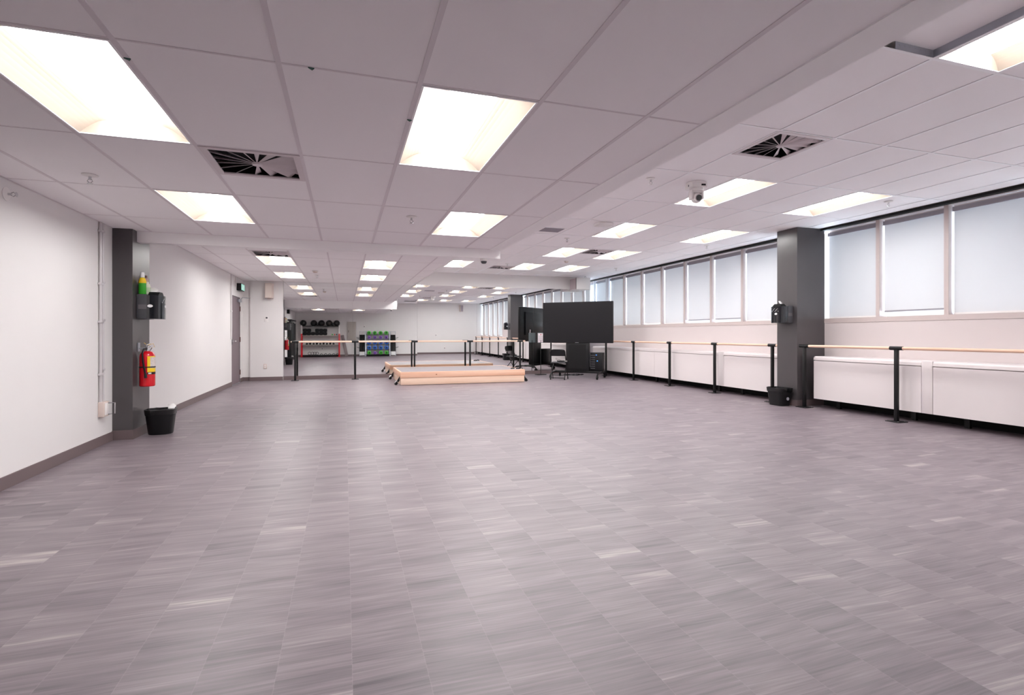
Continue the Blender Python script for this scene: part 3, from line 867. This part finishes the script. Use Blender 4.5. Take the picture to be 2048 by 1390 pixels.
MB().box(XL - .009, XL - .006, DY0 + .04, DY0 + .11, .94, 1.10).build('lock_plate', BLKM, d, smooth=False)
for z in (.25, 1.05, 1.80):
    MB().cyl((XL + .004, DY1 - .004, z - .06), (XL + .004, DY1 - .004, z + .06), .009, seg=10).build('hinge', mat('bronze_hinge', rgb(120, 82, 74), .4, metal=.6), d)
MB().box(XL - .008, XL + .055, DY1 - .34, DY1 - .08, 1.955, 2.02, bev=.006).build('door_closer', STEEL, d)
MB().tube([(XL + .05, DY1 - .2, 2.02), (XL + .06, DY1 - .05, 2.075), (XL + .17, YM - .10, 2.085)], .009, 8).build('closer_arm', STEEL, d)
struct('trim_4', box(XL - .06, XL + .004, DY0, DY1, 0.0005, .010), STEEL, 'pale metal threshold under the door', 'trim')
t = thing('exit_sign', 'black boxed exit sign with pale green face above the door', 'exit sign', (XL, 14.0, 2.31))
MB().box(0.0005, .10, -.21, .21, -.085, .085, bev=.006).build('housing', BLK, t)
fp = MB().box(.1005, .103, -.195, .195, -.07, .07).build('face', EXITG, t, smooth=False)
mn = MB().ball((.1035, .055, .042), .010, 10).box(.103, .104, -.10, -.05, -.055, .055)
mn.tube([(.1035, .05, .028), (.1035, .03, -.005)], .008, 6).tube([(.1035, .03, -.005), (.1035, .055, -.03), (.1035, .085, -.045)], .006, 6).tube([(.1035, .03, -.005), (.1035, .0, -.03), (.1035, .01, -.055)], .006, 6)
mn.tube([(.1035, .045, .022), (.1035, .015, .012)], .005, 6).tube([(.1035, .048, .024), (.1035, .08, .006)], .005, 6)
mn.build('running_figure', WLAB, fp, smooth=False)
def conduit(label, y, z0, z1, r, straps, m=STEEL):
    t = thing('conduit_pipe', label, 'pipe', (XL, y, 0), group='wall pipes')
    MB().cyl((r + .004, 0, z0), (r + .004, 0, z1), r, seg=12).build('pipe', m, t)
    for z in straps:
        MB().box(0.0005, 2 * r + .008, -r - .012, r + .012, z - .012, z + .012, bev=.003).build('strap', m, t)
    return t
PALEP = mat('pale_pipe', rgb(206, 202, 204), .35, metal=.3)
conduit('pale metal pipe left of the pillar, the nearer of the pair', 6.50, .46, ZL - .001, .014, (.75, 1.30, 1.70, 2.25), PALEP)
conduit('pale metal pipe left of the pillar, the one closer to it', 6.565, .46, ZL - .001, .011, (.80, 1.32, 1.72, 2.26), PALEP)
conduit('white pipe running down beside the door', 13.10, 1.06, ZF - .001, .014, (1.7, 2.3), WALL)
conduit('white pipe dropping to the exit sign', 13.62, 2.30, ZF - .001, .012, (2.42,), WALL)
t = thing('junction_box', 'beige outlet box at the foot of the pipes', 'outlet box', (XL, 6.545, .385))
MB().box(.0005, .055, -.065, .065, -.08, .078, bev=.006).build('box', BEIGE, t)
MB().box(.055, .060, -.05, .05, -.062, .062, bev=.002).build('cover_plate', WHITEP, t)
MB().tube([(.06, .02, -.06), (.11, .055, -.06), (.11, .055, .055), (.06, .02, .06)], .006, 6).build('guard_wire', CHROME, t)

# end wall: speaker, thermostat, outlet
YF = YM - .07
def plate(name, label, cat, x, z, w_, h_, m, extra=None):
    t = thing(name, label, cat, (x, YF, z))
    MB().box(-w_ / 2, w_ / 2, -.012, -.0005, -h_ / 2, h_ / 2, bev=.003).build('plate', m, t)
    return t
t = thing('wall_speaker', 'pale boxy speaker high on the end wall above the thermostat', 'speaker', (-1.83, YF, 2.28), 0, 'wall speakers')
MB().prism([(-.105, -.0005), (.105, -.0005), (.075, -.17), (-.075, -.17)], 'z', -.185, .185).build('cabinet', BEIGE, t, smooth=False)
MB().box(-.070, .070, -.174, -.1695, -.175, .175).build('grille', mat('speaker_grille', rgb(216, 203, 194), .7, noise=.1, nscale=200), t, smooth=False)
MB().box(-.04, .04, -.03, -.0005, -.20, -.185).build('bracket', BEIGE, t, smooth=False)
t = plate('thermostat', 'small white thermostat with dark screen on the end wall', 'thermostat', -1.90, 1.565, .09, .135, WHITEP)
MB().box(-.012, .032, -.014, -.0115, .012, .052).build('screen', DGREY, t, smooth=False)
t = plate('wall_outlet', 'beige wall outlet low on the end wall', 'outlet', -1.925, .365, .075, .12, BEIGE)
MB().box(-.02, .02, -.014, -.0115, .008, .04).box(-.02, .02, -.014, -.0115, -.04, -.008).build('socket', WHITEP, t, smooth=False)
# right speaker on the bulkhead, turned into the room
t = thing('wall_speaker', 'pale square speaker on the bulkhead above the display', 'speaker', (6.725, YM - .012, 2.68), 0, 'wall speakers')
MB().box(-.225, .225, -.53, -.06, -.175, .175, bev=.012).build('cabinet', WHITEP, t)
MB().box(-.232, -.2255, -.50, -.09, -.160, .160).build('grille', mat('speaker_grille_grey', rgb(186, 172, 176), .7, noise=.12, nscale=120), t, smooth=False)
MB().box(-.228, -.2235, -.525, -.505, -.170, .170).build('trim_strip', BLK, t, smooth=False)
MB().box(-.05, .05, -.06, -.0005, -.06, .06).build('bracket', STEEL, t, smooth=False)
t = thing('ceiling_hook', 'small metal ring hook above the right speaker', 'hook', (6.86, 14.2, ZR))
MB().lathe([(.02, -.0005), (.02, -.006)], seg=14).build('plate', CHROME, t)
MB().tube([(.025 * math.sin(a_) , 0, -.035 + .025 * math.cos(a_)) for a_ in [k * 2 * PI / 16 for k in range(16)]], .005, 6).build('ring', CHROME, t)

# ------------------------------------------------------------------ wipe dispensers on the pillars
def dispenser(label, loc, rz, group='wipe dispensers'):
    # local: back against y=0, front to -y
    t = thing('wipe_dispenser', label, 'dispenser', loc, rz, group)
    MB().box(-.13, .13, -.11, -.0005, 0, .285, bev=.012).build('back_housing', DGREY, t)
    pr = [(-.135, -.105), (.135, -.105), (.135, -.17), (.115, -.215), (.07, -.238), (0, -.246), (-.07, -.238), (-.115, -.215), (-.135, -.17)]
    MB().prism(pr, 'z', .002, .272).build('front_cover', BLKG, t)
    MB().box(-.131, .131, -.104, -.02, .115, .165).build('side_band', mat('band_grey', rgb(96, 92, 96), .5), t, smooth=False)
    MB().prism([(-.10, .272), (.10, .272), (.05, .315), (-.05, .315)], 'y', -.21, -.105).build('outlet_hood', BLKR, t, smooth=False)
    for (x, y, n_) in [(-.1365, -.14, 'x'), (0.02, -.2475, 'y')]:
        m_ = MB().lathe([(.0, 0), (.017, 0), (.017, .002), (0, .002)], seg=18, sx=1.6)
        lo = m_.build('oval_label', WLAB, t, loc=(x, y, .150))
        lo.rotation_euler = (PI / 2, 0, -PI / 2) if n_ == 'x' else (PI / 2, 0, 0)
    sp = MB()
    for k in range(9):
        sp.box(-.07 + .016 * k, -.062 + .016 * k, -.2465 + .0006 * abs(k - 4) ** 2 * .55, -.243, .19 + .014 * ((k * 5) % 4), .197 + .014 * ((k * 5) % 4))
    sp.build('instruction_print', WLAB, t, smooth=False)
    return t
dispenser('black wipe dispenser with green bottle on it, on the left pillar', (-2.254, 7.06, 1.345), PI / 2)
dispenser('black wipe dispenser on the right pillar facing the room', (7.019, 6.88, 1.36), -PI / 2)
def wipe(loc, label):
    m = MB()
    P_ = [(-.03, -.02, 0), (.03, -.01, 0), (.045, .02, .03), (.01, .03, .055), (-.04, .01, .05)]
    c = m.bm.verts.new((0, 0, .012)); vs = [m.bm.verts.new(p) for p in P_]
    for k in range(5):
        m.bm.faces.new((vs[k], vs[(k + 1) % 5], c))
    o = m.build('paper_wipe', TISSUE, loc=loc)
    s_ = o.modifiers.new('thickness', 'SOLIDIFY'); s_.thickness = .003
    tag(o, label, 'wipe', 'paper wipes')
wipe((-2.12, 7.06, 1.661), 'white wipe sticking out of the left pillar dispenser')
wipe((6.89, 6.88, 1.676), 'white wipe sticking out of the right pillar dispenser')
# bottles on the left dispenser
t = thing('cleaner_bottle', 'green cleaner bottle with yellow label and white cap', 'bottle', (-2.205, 6.975, 1.631), group='bottles on the dispenser')
MB().lathe([(.034, 0), (.038, .006), (.037, .10), (.038, .13), (.030, .165), (.020, .185), (.018, .195)], seg=24, sy=.75).build('bottle_body', GREEN, t)
MB().lathe([(.0385, .125), (.0388, .14), (.032, .168), (.0225, .187)], seg=24, sy=.76, caps=False).build('yellow_label', YEL, t)
MB().lathe([(.0215, .19), (.0215, .205), (.019, .245), (.016, .25)], seg=18).build('cap', WLAB, t)
t = thing('spray_bottle', 'milky white bottle with green print behind the green bottle', 'bottle', (-2.19, 7.075, 1.631), group='bottles on the dispenser')
MB().lathe([(.034, 0), (.036, .006), (.036, .095), (.028, .12), (.018, .128)], seg=24).build('bottle_body', MILKY, t)
MB().lathe([(.0365, .03), (.0368, .085)], seg=24, caps=False).build('print', mat('pale_green_print', rgb(196, 214, 178), .5), t)
MB().lathe([(.017, .128), (.017, .145), (.012, .15)], seg=16).build('cap', WHITEP, t)
t = thing('spray_can', 'tan can close to the pillar behind the green bottle', 'can', (-2.222, 7.137, 1.631), group='bottles on the dispenser')
MB().lathe([(.026, 0), (.027, .004), (.027, .19), (.018, .20)], seg=20).build('can_body', TAN, t)
MB().lathe([(.016, .20), (.016, .225), (.010, .23)], seg=16).build('cap', mat('brown_cap', rgb(110, 84, 80), .5), t)

# ------------------------------------------------------------------ fire extinguisher
t = thing('fire_extinguisher', 'red fire extinguisher hanging on the left pillar', 'fire extinguisher', (-2.165, 7.0, .575))
R = .077
MB().lathe([(.07, 0), (R, .008), (R, .335), (.072, .365), (.055, .390), (.03, .402), (.022, .405)], seg=32).build('cylinder', RED, t)
lb_ = MB()
def arc(m, r, a0, a1, z0, z1, n=10):
    ri = [m.bm.verts.new((r * math.cos(a0 + (a1 - a0) * k / n), r * math.sin(a0 + (a1 - a0) * k / n), z0)) for k in range(n + 1)]
    ro = [m.bm.verts.new((r * math.cos(a0 + (a1 - a0) * k / n), r * math.sin(a0 + (a1 - a0) * k / n), z1)) for k in range(n + 1)]
    for k in range(n): m.bm.faces.new((ri[k], ri[k + 1], ro[k + 1], ro[k]))
A0, A1 = math.radians(-95 + 22), math.radians(45)
arc(lb_, R + .001, A0, A1, .165, .345)
lb = lb_.build('label', YEL, t)
b2 = MB(); arc(b2, R + .0016, math.radians(-52), A1, .21, .335); b2.build('picture_panel', mat('label_picture', rgb(206, 196, 190), .5, noise=.35, nscale=60), lb)
b3 = MB(); arc(b3, R + .0016, A0, A1, .138, .163); b3.build('label_band', BLK, lb)
b4 = MB(); arc(b4, R + .0022, math.radians(-66), math.radians(-44), .143, .158); b4.build('badge', WLAB, lb)
MB().lathe([(R + .0005, .215), (R + .004, .215), (R + .004, .228), (R + .0005, .228)], seg=32, caps=False).build('strap', BLK, t)
v = MB().cyl((0, 0, .40), (0, 0, .45), .02, .018, 14)
v.box(-.012, .012, -.02, .075, .447, .462, bev=.003).box(-.012, .012, -.03, .095, .475, .487, bev=.003, rot=Matrix.Rotation(.12, 3, 'X'))
v.build('valve', CHROME, t)
MB().tube([(0, -.015, .43), (-.015, -.06, .43), (-.02, -.092, .38), (-.012, -.094, .28), (.005, -.094, .18), (.01, -.092, .145)], .010, 10).build('hose', BLK, t)
MB().cyl((.01, -.092, .15), (.014, -.094, .10), .013, .016, 12).build('nozzle', BLK, t)
tg = MB().box(-.001, .001, .0, .06, -.09, 0)
o = tg.build('tag', PAPER, t, loc=(.04, .03, .43)); o.rotation_euler = (.25, .5, .5)
MB().tube([(-.03, -.01, .50), (0, 0, .47), (.05, .03, .49), (.06, .04, .45), (.03, .02, .44)], .003, 6).build('seal', mat('yellow_seal', rgb(215, 180, 80), .5), t)
MB().box(-.089, -.080, -.03, .03, .40, .50).box(-.085, -.012, -.008, .008, .43, .442).build('wall_hook', STEEL, t, smooth=False)

# ------------------------------------------------------------------ waste bins
def bin_(label, loc, rz, w_, d_, h_, rad=.05):
    t = thing('waste_bin', label, 'bin', loc, rz, 'waste bins')
    def rr(w2, d2, z, r_=rad):
        pts = []
        for cx_, cy_, a0 in ((1, 1, 0), (-1, 1, 90), (-1, -1, 180), (1, -1, 270)):
            for k in range(6):
                a = math.radians(a0 + 18 * k)
                pts.append((cx_ * (w2 - r_) + r_ * math.cos(a), cy_ * (d2 - r_) + r_ * math.sin(a), z))
        return pts
    m = MB()
    prof = [(.80, .0005), (.82, .01), (1.0, h_), (1.0, h_), (.965, h_), (.80, .02)]
    rings = [[m.bm.verts.new(p) for p in rr(w_ / 2 * s_, d_ / 2 * s_, z)] for s_, z in prof]
    m.skin(rings)
    m.build('bin_body', BLK, t)
    l = MB()
    rg = [[l.bm.verts.new(p) for p in rr(w_ / 2 * s_, d_ / 2 * s_, z)] for s_, z in [(1.0, h_ - .055), (1.03, h_ - .01), (1.035, h_ + .006), (.97, h_ + .008), (.93, h_ - .05), (.80, .06)]]
    for i, r_ in enumerate(rg):
        for v_ in r_:
            v_.co.z += random.uniform(-.008, .008) if i in (0, 1, 4) else random.uniform(-.003, .003)
    l.skin(rg, caps=False)
    l.build('bin_liner', mat('black_liner', rgb(16, 16, 18), .22), t)
    return t
bin_('black waste bin with liner at the foot of the left pillar', (-2.07, 7.14, 0), 0.0, .30, .27, .285, .095)
t = bin_('black waste bin at the foot of the right pillar', (6.865, 6.88, 0), 0.0, .26, .33, .285)
MB().lathe([(0, 0), (.028, 0), (.028, .002), (0, .002)], seg=18).build('recycling_mark', GREYR, t, loc=(.02, -.150, .12)).rotation_euler = (PI / 2 - .09, 0, 0)
wipe((-1.95, 7.10, .296), 'white wipe hanging over the rim of the left bin')

# ------------------------------------------------------------------ gear by the near wall (seen in the mirror)
YB = YN
t = thing('storage_rack', 'tall red-posted weight rack with four shelves, seen in mirror', 'rack', (-1.21, YB + .30, 0))
XA, XB_ = -.93, .93
for x in (XA, XB_):
    for y in (-.25, .20):
        p_ = MB().box(x - .035, x + .035, y - .03, y + .03, 0.001, 1.22 if y > 0 else 1.22, bev=.004).build('post', DKREF, t)
        MB().box(x - .028, x + .028, y - .025, y + .025, 1.22, 1.66).build('post_head', WHITEP, p_, smooth=False)
        MB().box(x - .06, x + .06, y - .05, y + .05, 0.0005, .012).build('foot_plate', DKREF, p_, smooth=False)
for z, m_ in ((1.62, BLKM), (1.14, GREYM), (.65, GREYM), (.10, BLKM)):
    s_ = MB().box(XA + .036, XB_ - .036, -.24, .19, z - .03, z, bev=.003)
    if z in (1.62,): 
        s_ = MB().box(XA + .036, XB_ - .036, .155, .19, z - .02, z + .02).box(XA + .036, XB_ - .036, -.24, -.205, z - .02, z + .02)
    s_.build('shelf', m_, t)
rb = MB()
for x in (XA, XB_):
    for z in (.25, .9):
        rb.box(x - .015, x + .015, -.22, .17, z - .02, z + .02)
rb.build('side_brace', DKREF, t, smooth=False)
RX, RY = -1.21, YB + .30
MEDB = mat('black_ball', rgb(24, 24, 26), .3, noise=.3, nscale=12)
for i, (x, r_, z, lb) in enumerate([(-.86, .165, None, 'black ball at the left end of the rack top'), (-.34, .165, None, 'second black ball on the rack top'), (.04, .165, None, 'third black ball on the rack top'),
                             (.42, .165, None, 'fourth black ball on the rack top'), (.80, .165, None, 'black ball at the right end of the rack top'),]):
    b_ = math.sqrt(max(0, r_ ** 2 - .198 ** 2)) if r_ > .198 else 0
    z = 1.64 + .001
    rr_ = .2085
    r_ = .21 if False else r_
    # balls rest on the two rails (rail gap smaller than the ball)
    o = MB().ball((0, 0, 0), r_, 28).build('medicine_ball', MEDB, loc=(RX + x, RY - .025, 1.64 + .1385))
    tag(o, lb + ', seen in mirror', 'ball', 'balls on the rack top')
# inner rails that carry the balls
MB().box(XA + .036, XB_ - .036, .065, .085, 1.60, 1.639).box(XA + .036, XB_ - .036, -.135, -.115, 1.60, 1.639).build('ball_rail', BLKM, t, smooth=False)
for (x, lb) in [(-.15, 'small black ball in front of the second and third big balls'), (.61, 'small black ball in front of the last two big balls')]:
    o = MB().ball((0, 0, 0), .075, 24).build('medicine_ball', MEDB, loc=(RX + x, RY + .12, 1.64 + .0665))
    tag(o, lb + ', seen in mirror', 'ball', 'small balls on the rack')
def make_hex():
    t = thing('block_dumbbell', 'x', 'dumbbell')
    hexp = [(-.097, -.055), (-.065, -.085), (.065, -.085), (.097, -.055), (.097, .055), (.065, .085), (-.065, .085), (-.097, .055)]
    for y in (-.13, .05):
        MB().prism(hexp, 'y', y, y + .08).build('head', BLKR, t, smooth=False)
    MB().cyl((0, -.05, 0), (0, .05, 0), .016, seg=12).build('handle', CHROME, t)
    return t
h0 = make_hex(); used = False
HZ = .085
for rown, nn_, z, x0_ in (('lower', 6, 1.141 + HZ, -.78), ('upper', 6, 1.141 + 3 * HZ + .001, -.775)):
    for k in range(nn_):
        if rown == 'upper' and k in (2,): continue
        o = h0 if not used else dup(h0); used = True
        o.location = (RX + x0_ + .2 * k, RY + .03, z)
        o['label'] = 'black square-headed dumbbell, %s from left in the %s row of the rack, seen in mirror' % (ORD[k], rown)
        o['group'] = 'black dumbbells on the rack'
for (x, m_, lb) in [(.58, KBG, 'green'), (.70, mat('red_orange_rubber', rgb(222, 84, 40), .4), 'orange-red'), (.80, mat('slate_rubber', rgb(60, 70, 88), .4), 'slate')]:
    t2 = thing('hand_weight', 'small %s hand weight at the right end of the second rack shelf' % lb, 'hand weight', (RX + x, RY + .05, 1.141 + .036), group='coloured hand weights')
    for y in (-.08, .03):
        MB().cyl((0, y, 0), (0, y + .05, 0), .036, seg=16).build('head', m_, t2)
    MB().cyl((0, -.03, 0), (0, .03, 0), .013, seg=10).build('handle', m_, t2)
for k in range(9):
    t2 = thing('small_weight', 'small black weight, %s from left on the third rack shelf, seen in mirror' % ORD[k], 'weight', (RX - .68 + .165 * k, RY + .06, .651), 0, 'small weights on the third shelf')
    MB().lathe([(.045, 0), (.055, .012), (.055, .06 + .02 * (k % 2)), (.04, .075 + .02 * (k % 2))], seg=16).build('body', BLKR, t2)
    MB().tube([(-.03, 0, .07 + .02 * (k % 2)), (0, 0, .10 + .02 * (k % 2)), (.03, 0, .07 + .02 * (k % 2))], .008, 6).build('grip', BLKM, t2)
for k, x in enumerate((-.55, -.40, -.29, -.18)):
    o = MB()
    for q in range(1):
        o.tube([(.075 * math.cos(a_), 0, .085 + .075 * math.sin(a_)) for a_ in [j * 2 * PI / 18 for j in range(19)]], .011, 8)
    o = o.build('exercise_ring', BLKR, loc=(RX + x, RY + .04 + .03 * (k % 2), .101))
    tag(o, 'black exercise ring, %s from left on the bottom rack shelf, seen in mirror' % ORD[k], 'ring', 'rings on the bottom shelf')
for k, (x, rz) in enumerate(((.04, .0), (.24, .0), (.44, .0), (.64, .0), (.835, .0))):
    t2 = thing('cable_grip', 'black cable grip, %s from left of the pile on the bottom rack shelf' % ORD[k], 'grip', (RX + x, RY + .02, .101), rz, 'cable grips on the bottom shelf')
    MB().tube([(-.075, 0, .02), (-.03, .01, .05), (.03, .01, .05 + .02 * (k % 2)), (.075, 0, .02)], .014, 8).build('bar', BLKM, t2)
    MB().cyl((0, .01, .05), (0, .02, .09), .009, seg=8).build('swivel', CHROME, t2)
# leaning board right of the rack
o = MB().box(-.08, .08, -.012, .012, 0, 1.15, bev=.004).build('leaning_board', mat('board_grey', rgb(128, 116, 118), .6), loc=(.10, YB + .17, .026))
o.rotation_euler = (.125, -.20, 0)
tag(o, 'grey board leaning at the right end of the red rack, seen in mirror', 'board')
# grey cabinet on the wall
t = thing('electrical_cabinet', 'grey metal wall cabinet between the two racks, seen in mirror', 'cabinet', (.35, YB, 1.37))
MB().box(-.22, .22, .0005, .12, -.50, .50, bev=.004).build('case', GREYM, t)
MB().box(-.205, .205, .121, .128, -.485, .485, bev=.002).build('door', GREYM, t)
MB().box(-.17, -.15, .128, .142, -.08, .04).build('latch', BLKM, t, smooth=False)
# coloured dumbbell rack
t = thing('dumbbell_rack', 'low rack holding rows of green, purple and blue weights, seen in mirror', 'rack', (1.715, YB + .30, 0))
fr = MB()
for x in (-.635, .635):
    fr.box(x - .025, x + .025, -.20, -.14, 0.001, 1.36).box(x - .025, x + .025, .10, .15, 0.001, .12)
    fr.prism([(-.17, 1.34), (-.14, 1.34), (.15, .10), (.10, .10)], 'x', x - .022, x + .022)
fr.build('frame', STEEL, t, smooth=False)
RZ = [1.175, .945, .635, .365, .105]
for i, z in enumerate(RZ):
    y = -.16 + (1.34 - z) * .22
    sh = MB().box(-.61, .61, y - .02, y + .02, z - .02, z).box(-.61, .61, y + .10, y + .14, z - .02, z)
    sh.build('shelf_rail', BLKM, t, smooth=False)
MB().box(-.61, .61, .06, .14, 0.001, .08).build('base_panel', BLKM, t, smooth=False)
def make_round(m_, r_):
    t = thing('round_dumbbell', 'x', 'dumbbell')
    for y in (-.13, .05):
        MB().lathe([(r_ * .75, 0), (r_, .018), (r_, .062), (r_ * .75, .08)], seg=20).build('head', m_, t, loc=(0, y + .08, 0)).rotation_euler = (PI / 2, 0, 0)
    MB().cyl((0, -.05, 0), (0, .05, 0), .016, seg=10).build('handle', BLKM, t)
    d_ = MB().cyl((0, .129, 0), (0, .134, 0), r_ * .45, r_ * .4, 16)
    d_.build('end_cap', BLKM, t)
    return t
protos = {'green': make_round(KBG, .098), 'purple': make_round(KBP, .082), 'blue': make_round(KBB, .108)}
usedp = set()
ROWC = [['green'] * 4, ['purple'] * 4, ['blue'] * 4, ['blue'] * 4, ['green', 'purple', 'green', 'green']]
RAD = {'green': .098, 'purple': .082, 'blue': .108}
for i, rowc in enumerate(ROWC):
    for k, c in enumerate(rowc):
        o = protos[c] if c not in usedp else dup(protos[c]); usedp.add(c)
        y = -.16 + (1.34 - RZ[i]) * .22 + .06
        o.location = (1.26 + .303 * k, YB + .30 + y, RZ[i] + RAD[c] + .0005)
        o['label'] = '%s round dumbbell, %s from left, %s row of low rack, in mirror' % (c, ORD[k], ['top', 'second', 'middle', 'fourth', 'bottom'][i])
        o['group'] = 'coloured dumbbells'
for (x, lb) in [(.895, 'black tube bundle in a silver frame left of the coloured weights, seen in mirror'), (2.54, 'black tube bundle in a silver frame right of the coloured weights, seen in mirror')]:
    t = thing('resistance_tube_stand', lb, 'tube stand', (x, YB + .24, 0), group='tube stands')
    f_ = MB()
    for s_ in (-1, 1):
        f_.tube([(s_ * .13, -.12, 1.36), (s_ * .135, -.04, .7), (s_ * .14, .08, .001)], .012, 8)
        f_.tube([(s_ * .13, -.12, 1.2), (s_ * .14, -.16, .001)], .010, 8)
    f_.tube([(-.13, -.12, 1.34), (.13, -.12, 1.34)], .012, 8).tube([(-.138, .06, .06), (.138, .06, .06)], .012, 8)
    f_.build('frame', STEEL, t)
    b_ = MB()
    for k in range(8):
        x_ = -.115 + .033 * k
        b_.tube([(x_, -.09, 1.17), (x_ * 1.05, -.02, .7), (x_ * 1.1, .05, .26)], .0175, 8)
    b_.build('tubes', BLKR, t)
    MB().box(-.125, .125, .035, .085, .05, .24, bev=.004).build('label_panel', WLAB, t)
    MB().box(-.13, .13, -.12, -.08, 1.16, 1.19).build('hanger', WHITEP, t, smooth=False)
    hk = MB()
    for z in (.98, .46):
        yy_ = -.08 if z > .7 else .03
        hk.tube([(.13 if x > 2 else -.13, yy_, z), (.20 if x > 2 else -.20, yy_ + .02, z + .01), (.25 if x > 2 else -.25, yy_ + .03, z + .02), (.27 if x > 2 else -.27, yy_ + .04, z + .06)], .012, 6)
    hk.build('side_hook', BLKM, t)
# black folded partition on the left wall
t = thing('folded_mats', 'tall black folded mats standing along the left wall, seen in mirror', 'mats', (XL, 2.85, 0))
for k in range(3):
    MB().box(.014, .165, -1.10 + .735 * k, -.375 + .735 * k, 0.001, 1.80 - .05 * (2 - k), bev=.01).build('mat', BLKR, t)
MB().box(.013, .19, -1.12, 1.12, 1.81, 1.86, bev=.008).build('top_bar', BLKM, t)
t = thing('wall_box', 'black box high on the left wall above the folded mats, seen in mirror', 'wall box', (XL, 3.9, 2.20))
MB().box(0.0005, .10, -.20, .20, -.09, .09, bev=.006).build('housing', BLK, t)
MB().box(.1005, .103, -.185, .185, -.075, .075).build('face', DGREY, t, smooth=False)
t = thing('wall_speaker', 'pale speaker high on the near wall toward the windows, seen in mirror', 'speaker', (6.42, YB, 2.62), 0, 'wall speakers')
MB().prism([(-.105, .0005), (.105, .0005), (.075, .17), (-.075, .17)], 'z', -.185, .185).build('cabinet', BEIGE, t, smooth=False)
MB().box(-.07, .07, .1695, .174, -.175, .175).build('grille', GREYV, t, smooth=False)
for (x, z, lb) in [(5.45, .34, 'white wall outlet low on the near wall, seen in mirror'), (4.95, 1.08, 'white switch plate on the near wall, seen in mirror'), (1.02, 1.62, 'small white wall plate above the left tube stand, seen in mirror'), (-1.15, .42, 'white wall outlet behind the red rack, seen in mirror')]:
    t = thing('wall_outlet', lb, 'outlet', (x, YB, z))
    MB().box(-.04, .04, .0005, .012, -.06, .06, bev=.003).build('plate', WHITEP, t)
    MB().box(-.016, .016, .0115, .014, -.03, .03).build('socket', DGREY, t, smooth=False)

# ------------------------------------------------------------------ daylight, added fill and camera
wd = bpy.data.worlds.new('sky'); scene.world = wd
wd.use_nodes = True
wt = wd.node_tree
bg = wt.nodes['Background']
tcw = wt.nodes.new('ShaderNodeTexCoord'); spw = wt.nodes.new('ShaderNodeSeparateXYZ')
crw = wt.nodes.new('ShaderNodeValToRGB')          # overcast sky above, added fill glow below the horizon to brighten the ceilings
mpw = wt.nodes.new('ShaderNodeMapRange')
mpw.inputs['From Min'].default_value = -1; mpw.inputs['From Max'].default_value = 1
wt.links.new(tcw.outputs['Generated'], spw.inputs[0]); wt.links.new(spw.outputs[2], mpw.inputs['Value']); wt.links.new(mpw.outputs[0], crw.inputs[0])
e = crw.color_ramp.elements
FILL_LOW = 20.0
e[0].position = 0.485; e[0].color = (0.74 * FILL_LOW, 0.87 * FILL_LOW, 1.0 * FILL_LOW, 1)
e[1].position = 0.505; e[1].color = (0.97 * 1.0, 0.985 * 1.0, 1.0 * 1.0, 1)
wt.links.new(crw.outputs[0], bg.inputs['Color'])
bg.inputs['Strength'].default_value = 1.0

cam = bpy.data.cameras.new('camera')
co = bpy.data.objects.new('camera', cam); COL.objects.link(co)
cam.sensor_fit = 'HORIZONTAL'; cam.sensor_width = 36.0
cam.lens = 36.0 * 1042.87 / 2048.0
cam.shift_y = -(695 - 669.55) / 2048.0
cam.clip_start = 0.02; cam.clip_end = 200
co.location = (0, 0, HC)
co.rotation_euler = (PI / 2, 0, -0.31035)
scene.camera = co
scene.view_settings.view_transform = 'Standard'
scene.view_settings.look = 'None'
scene.view_settings.exposure = 0.48
scene.view_settings.gamma = 1.0
scene.view_settings.use_curve_mapping = False
scene.cycles.max_bounces = 16
scene.cycles.diffuse_bounces = 14
scene.cycles.glossy_bounces = 5
scene.cycles.transparent_max_bounces = 8
scene.cycles.sample_clamp_indirect = 6.0
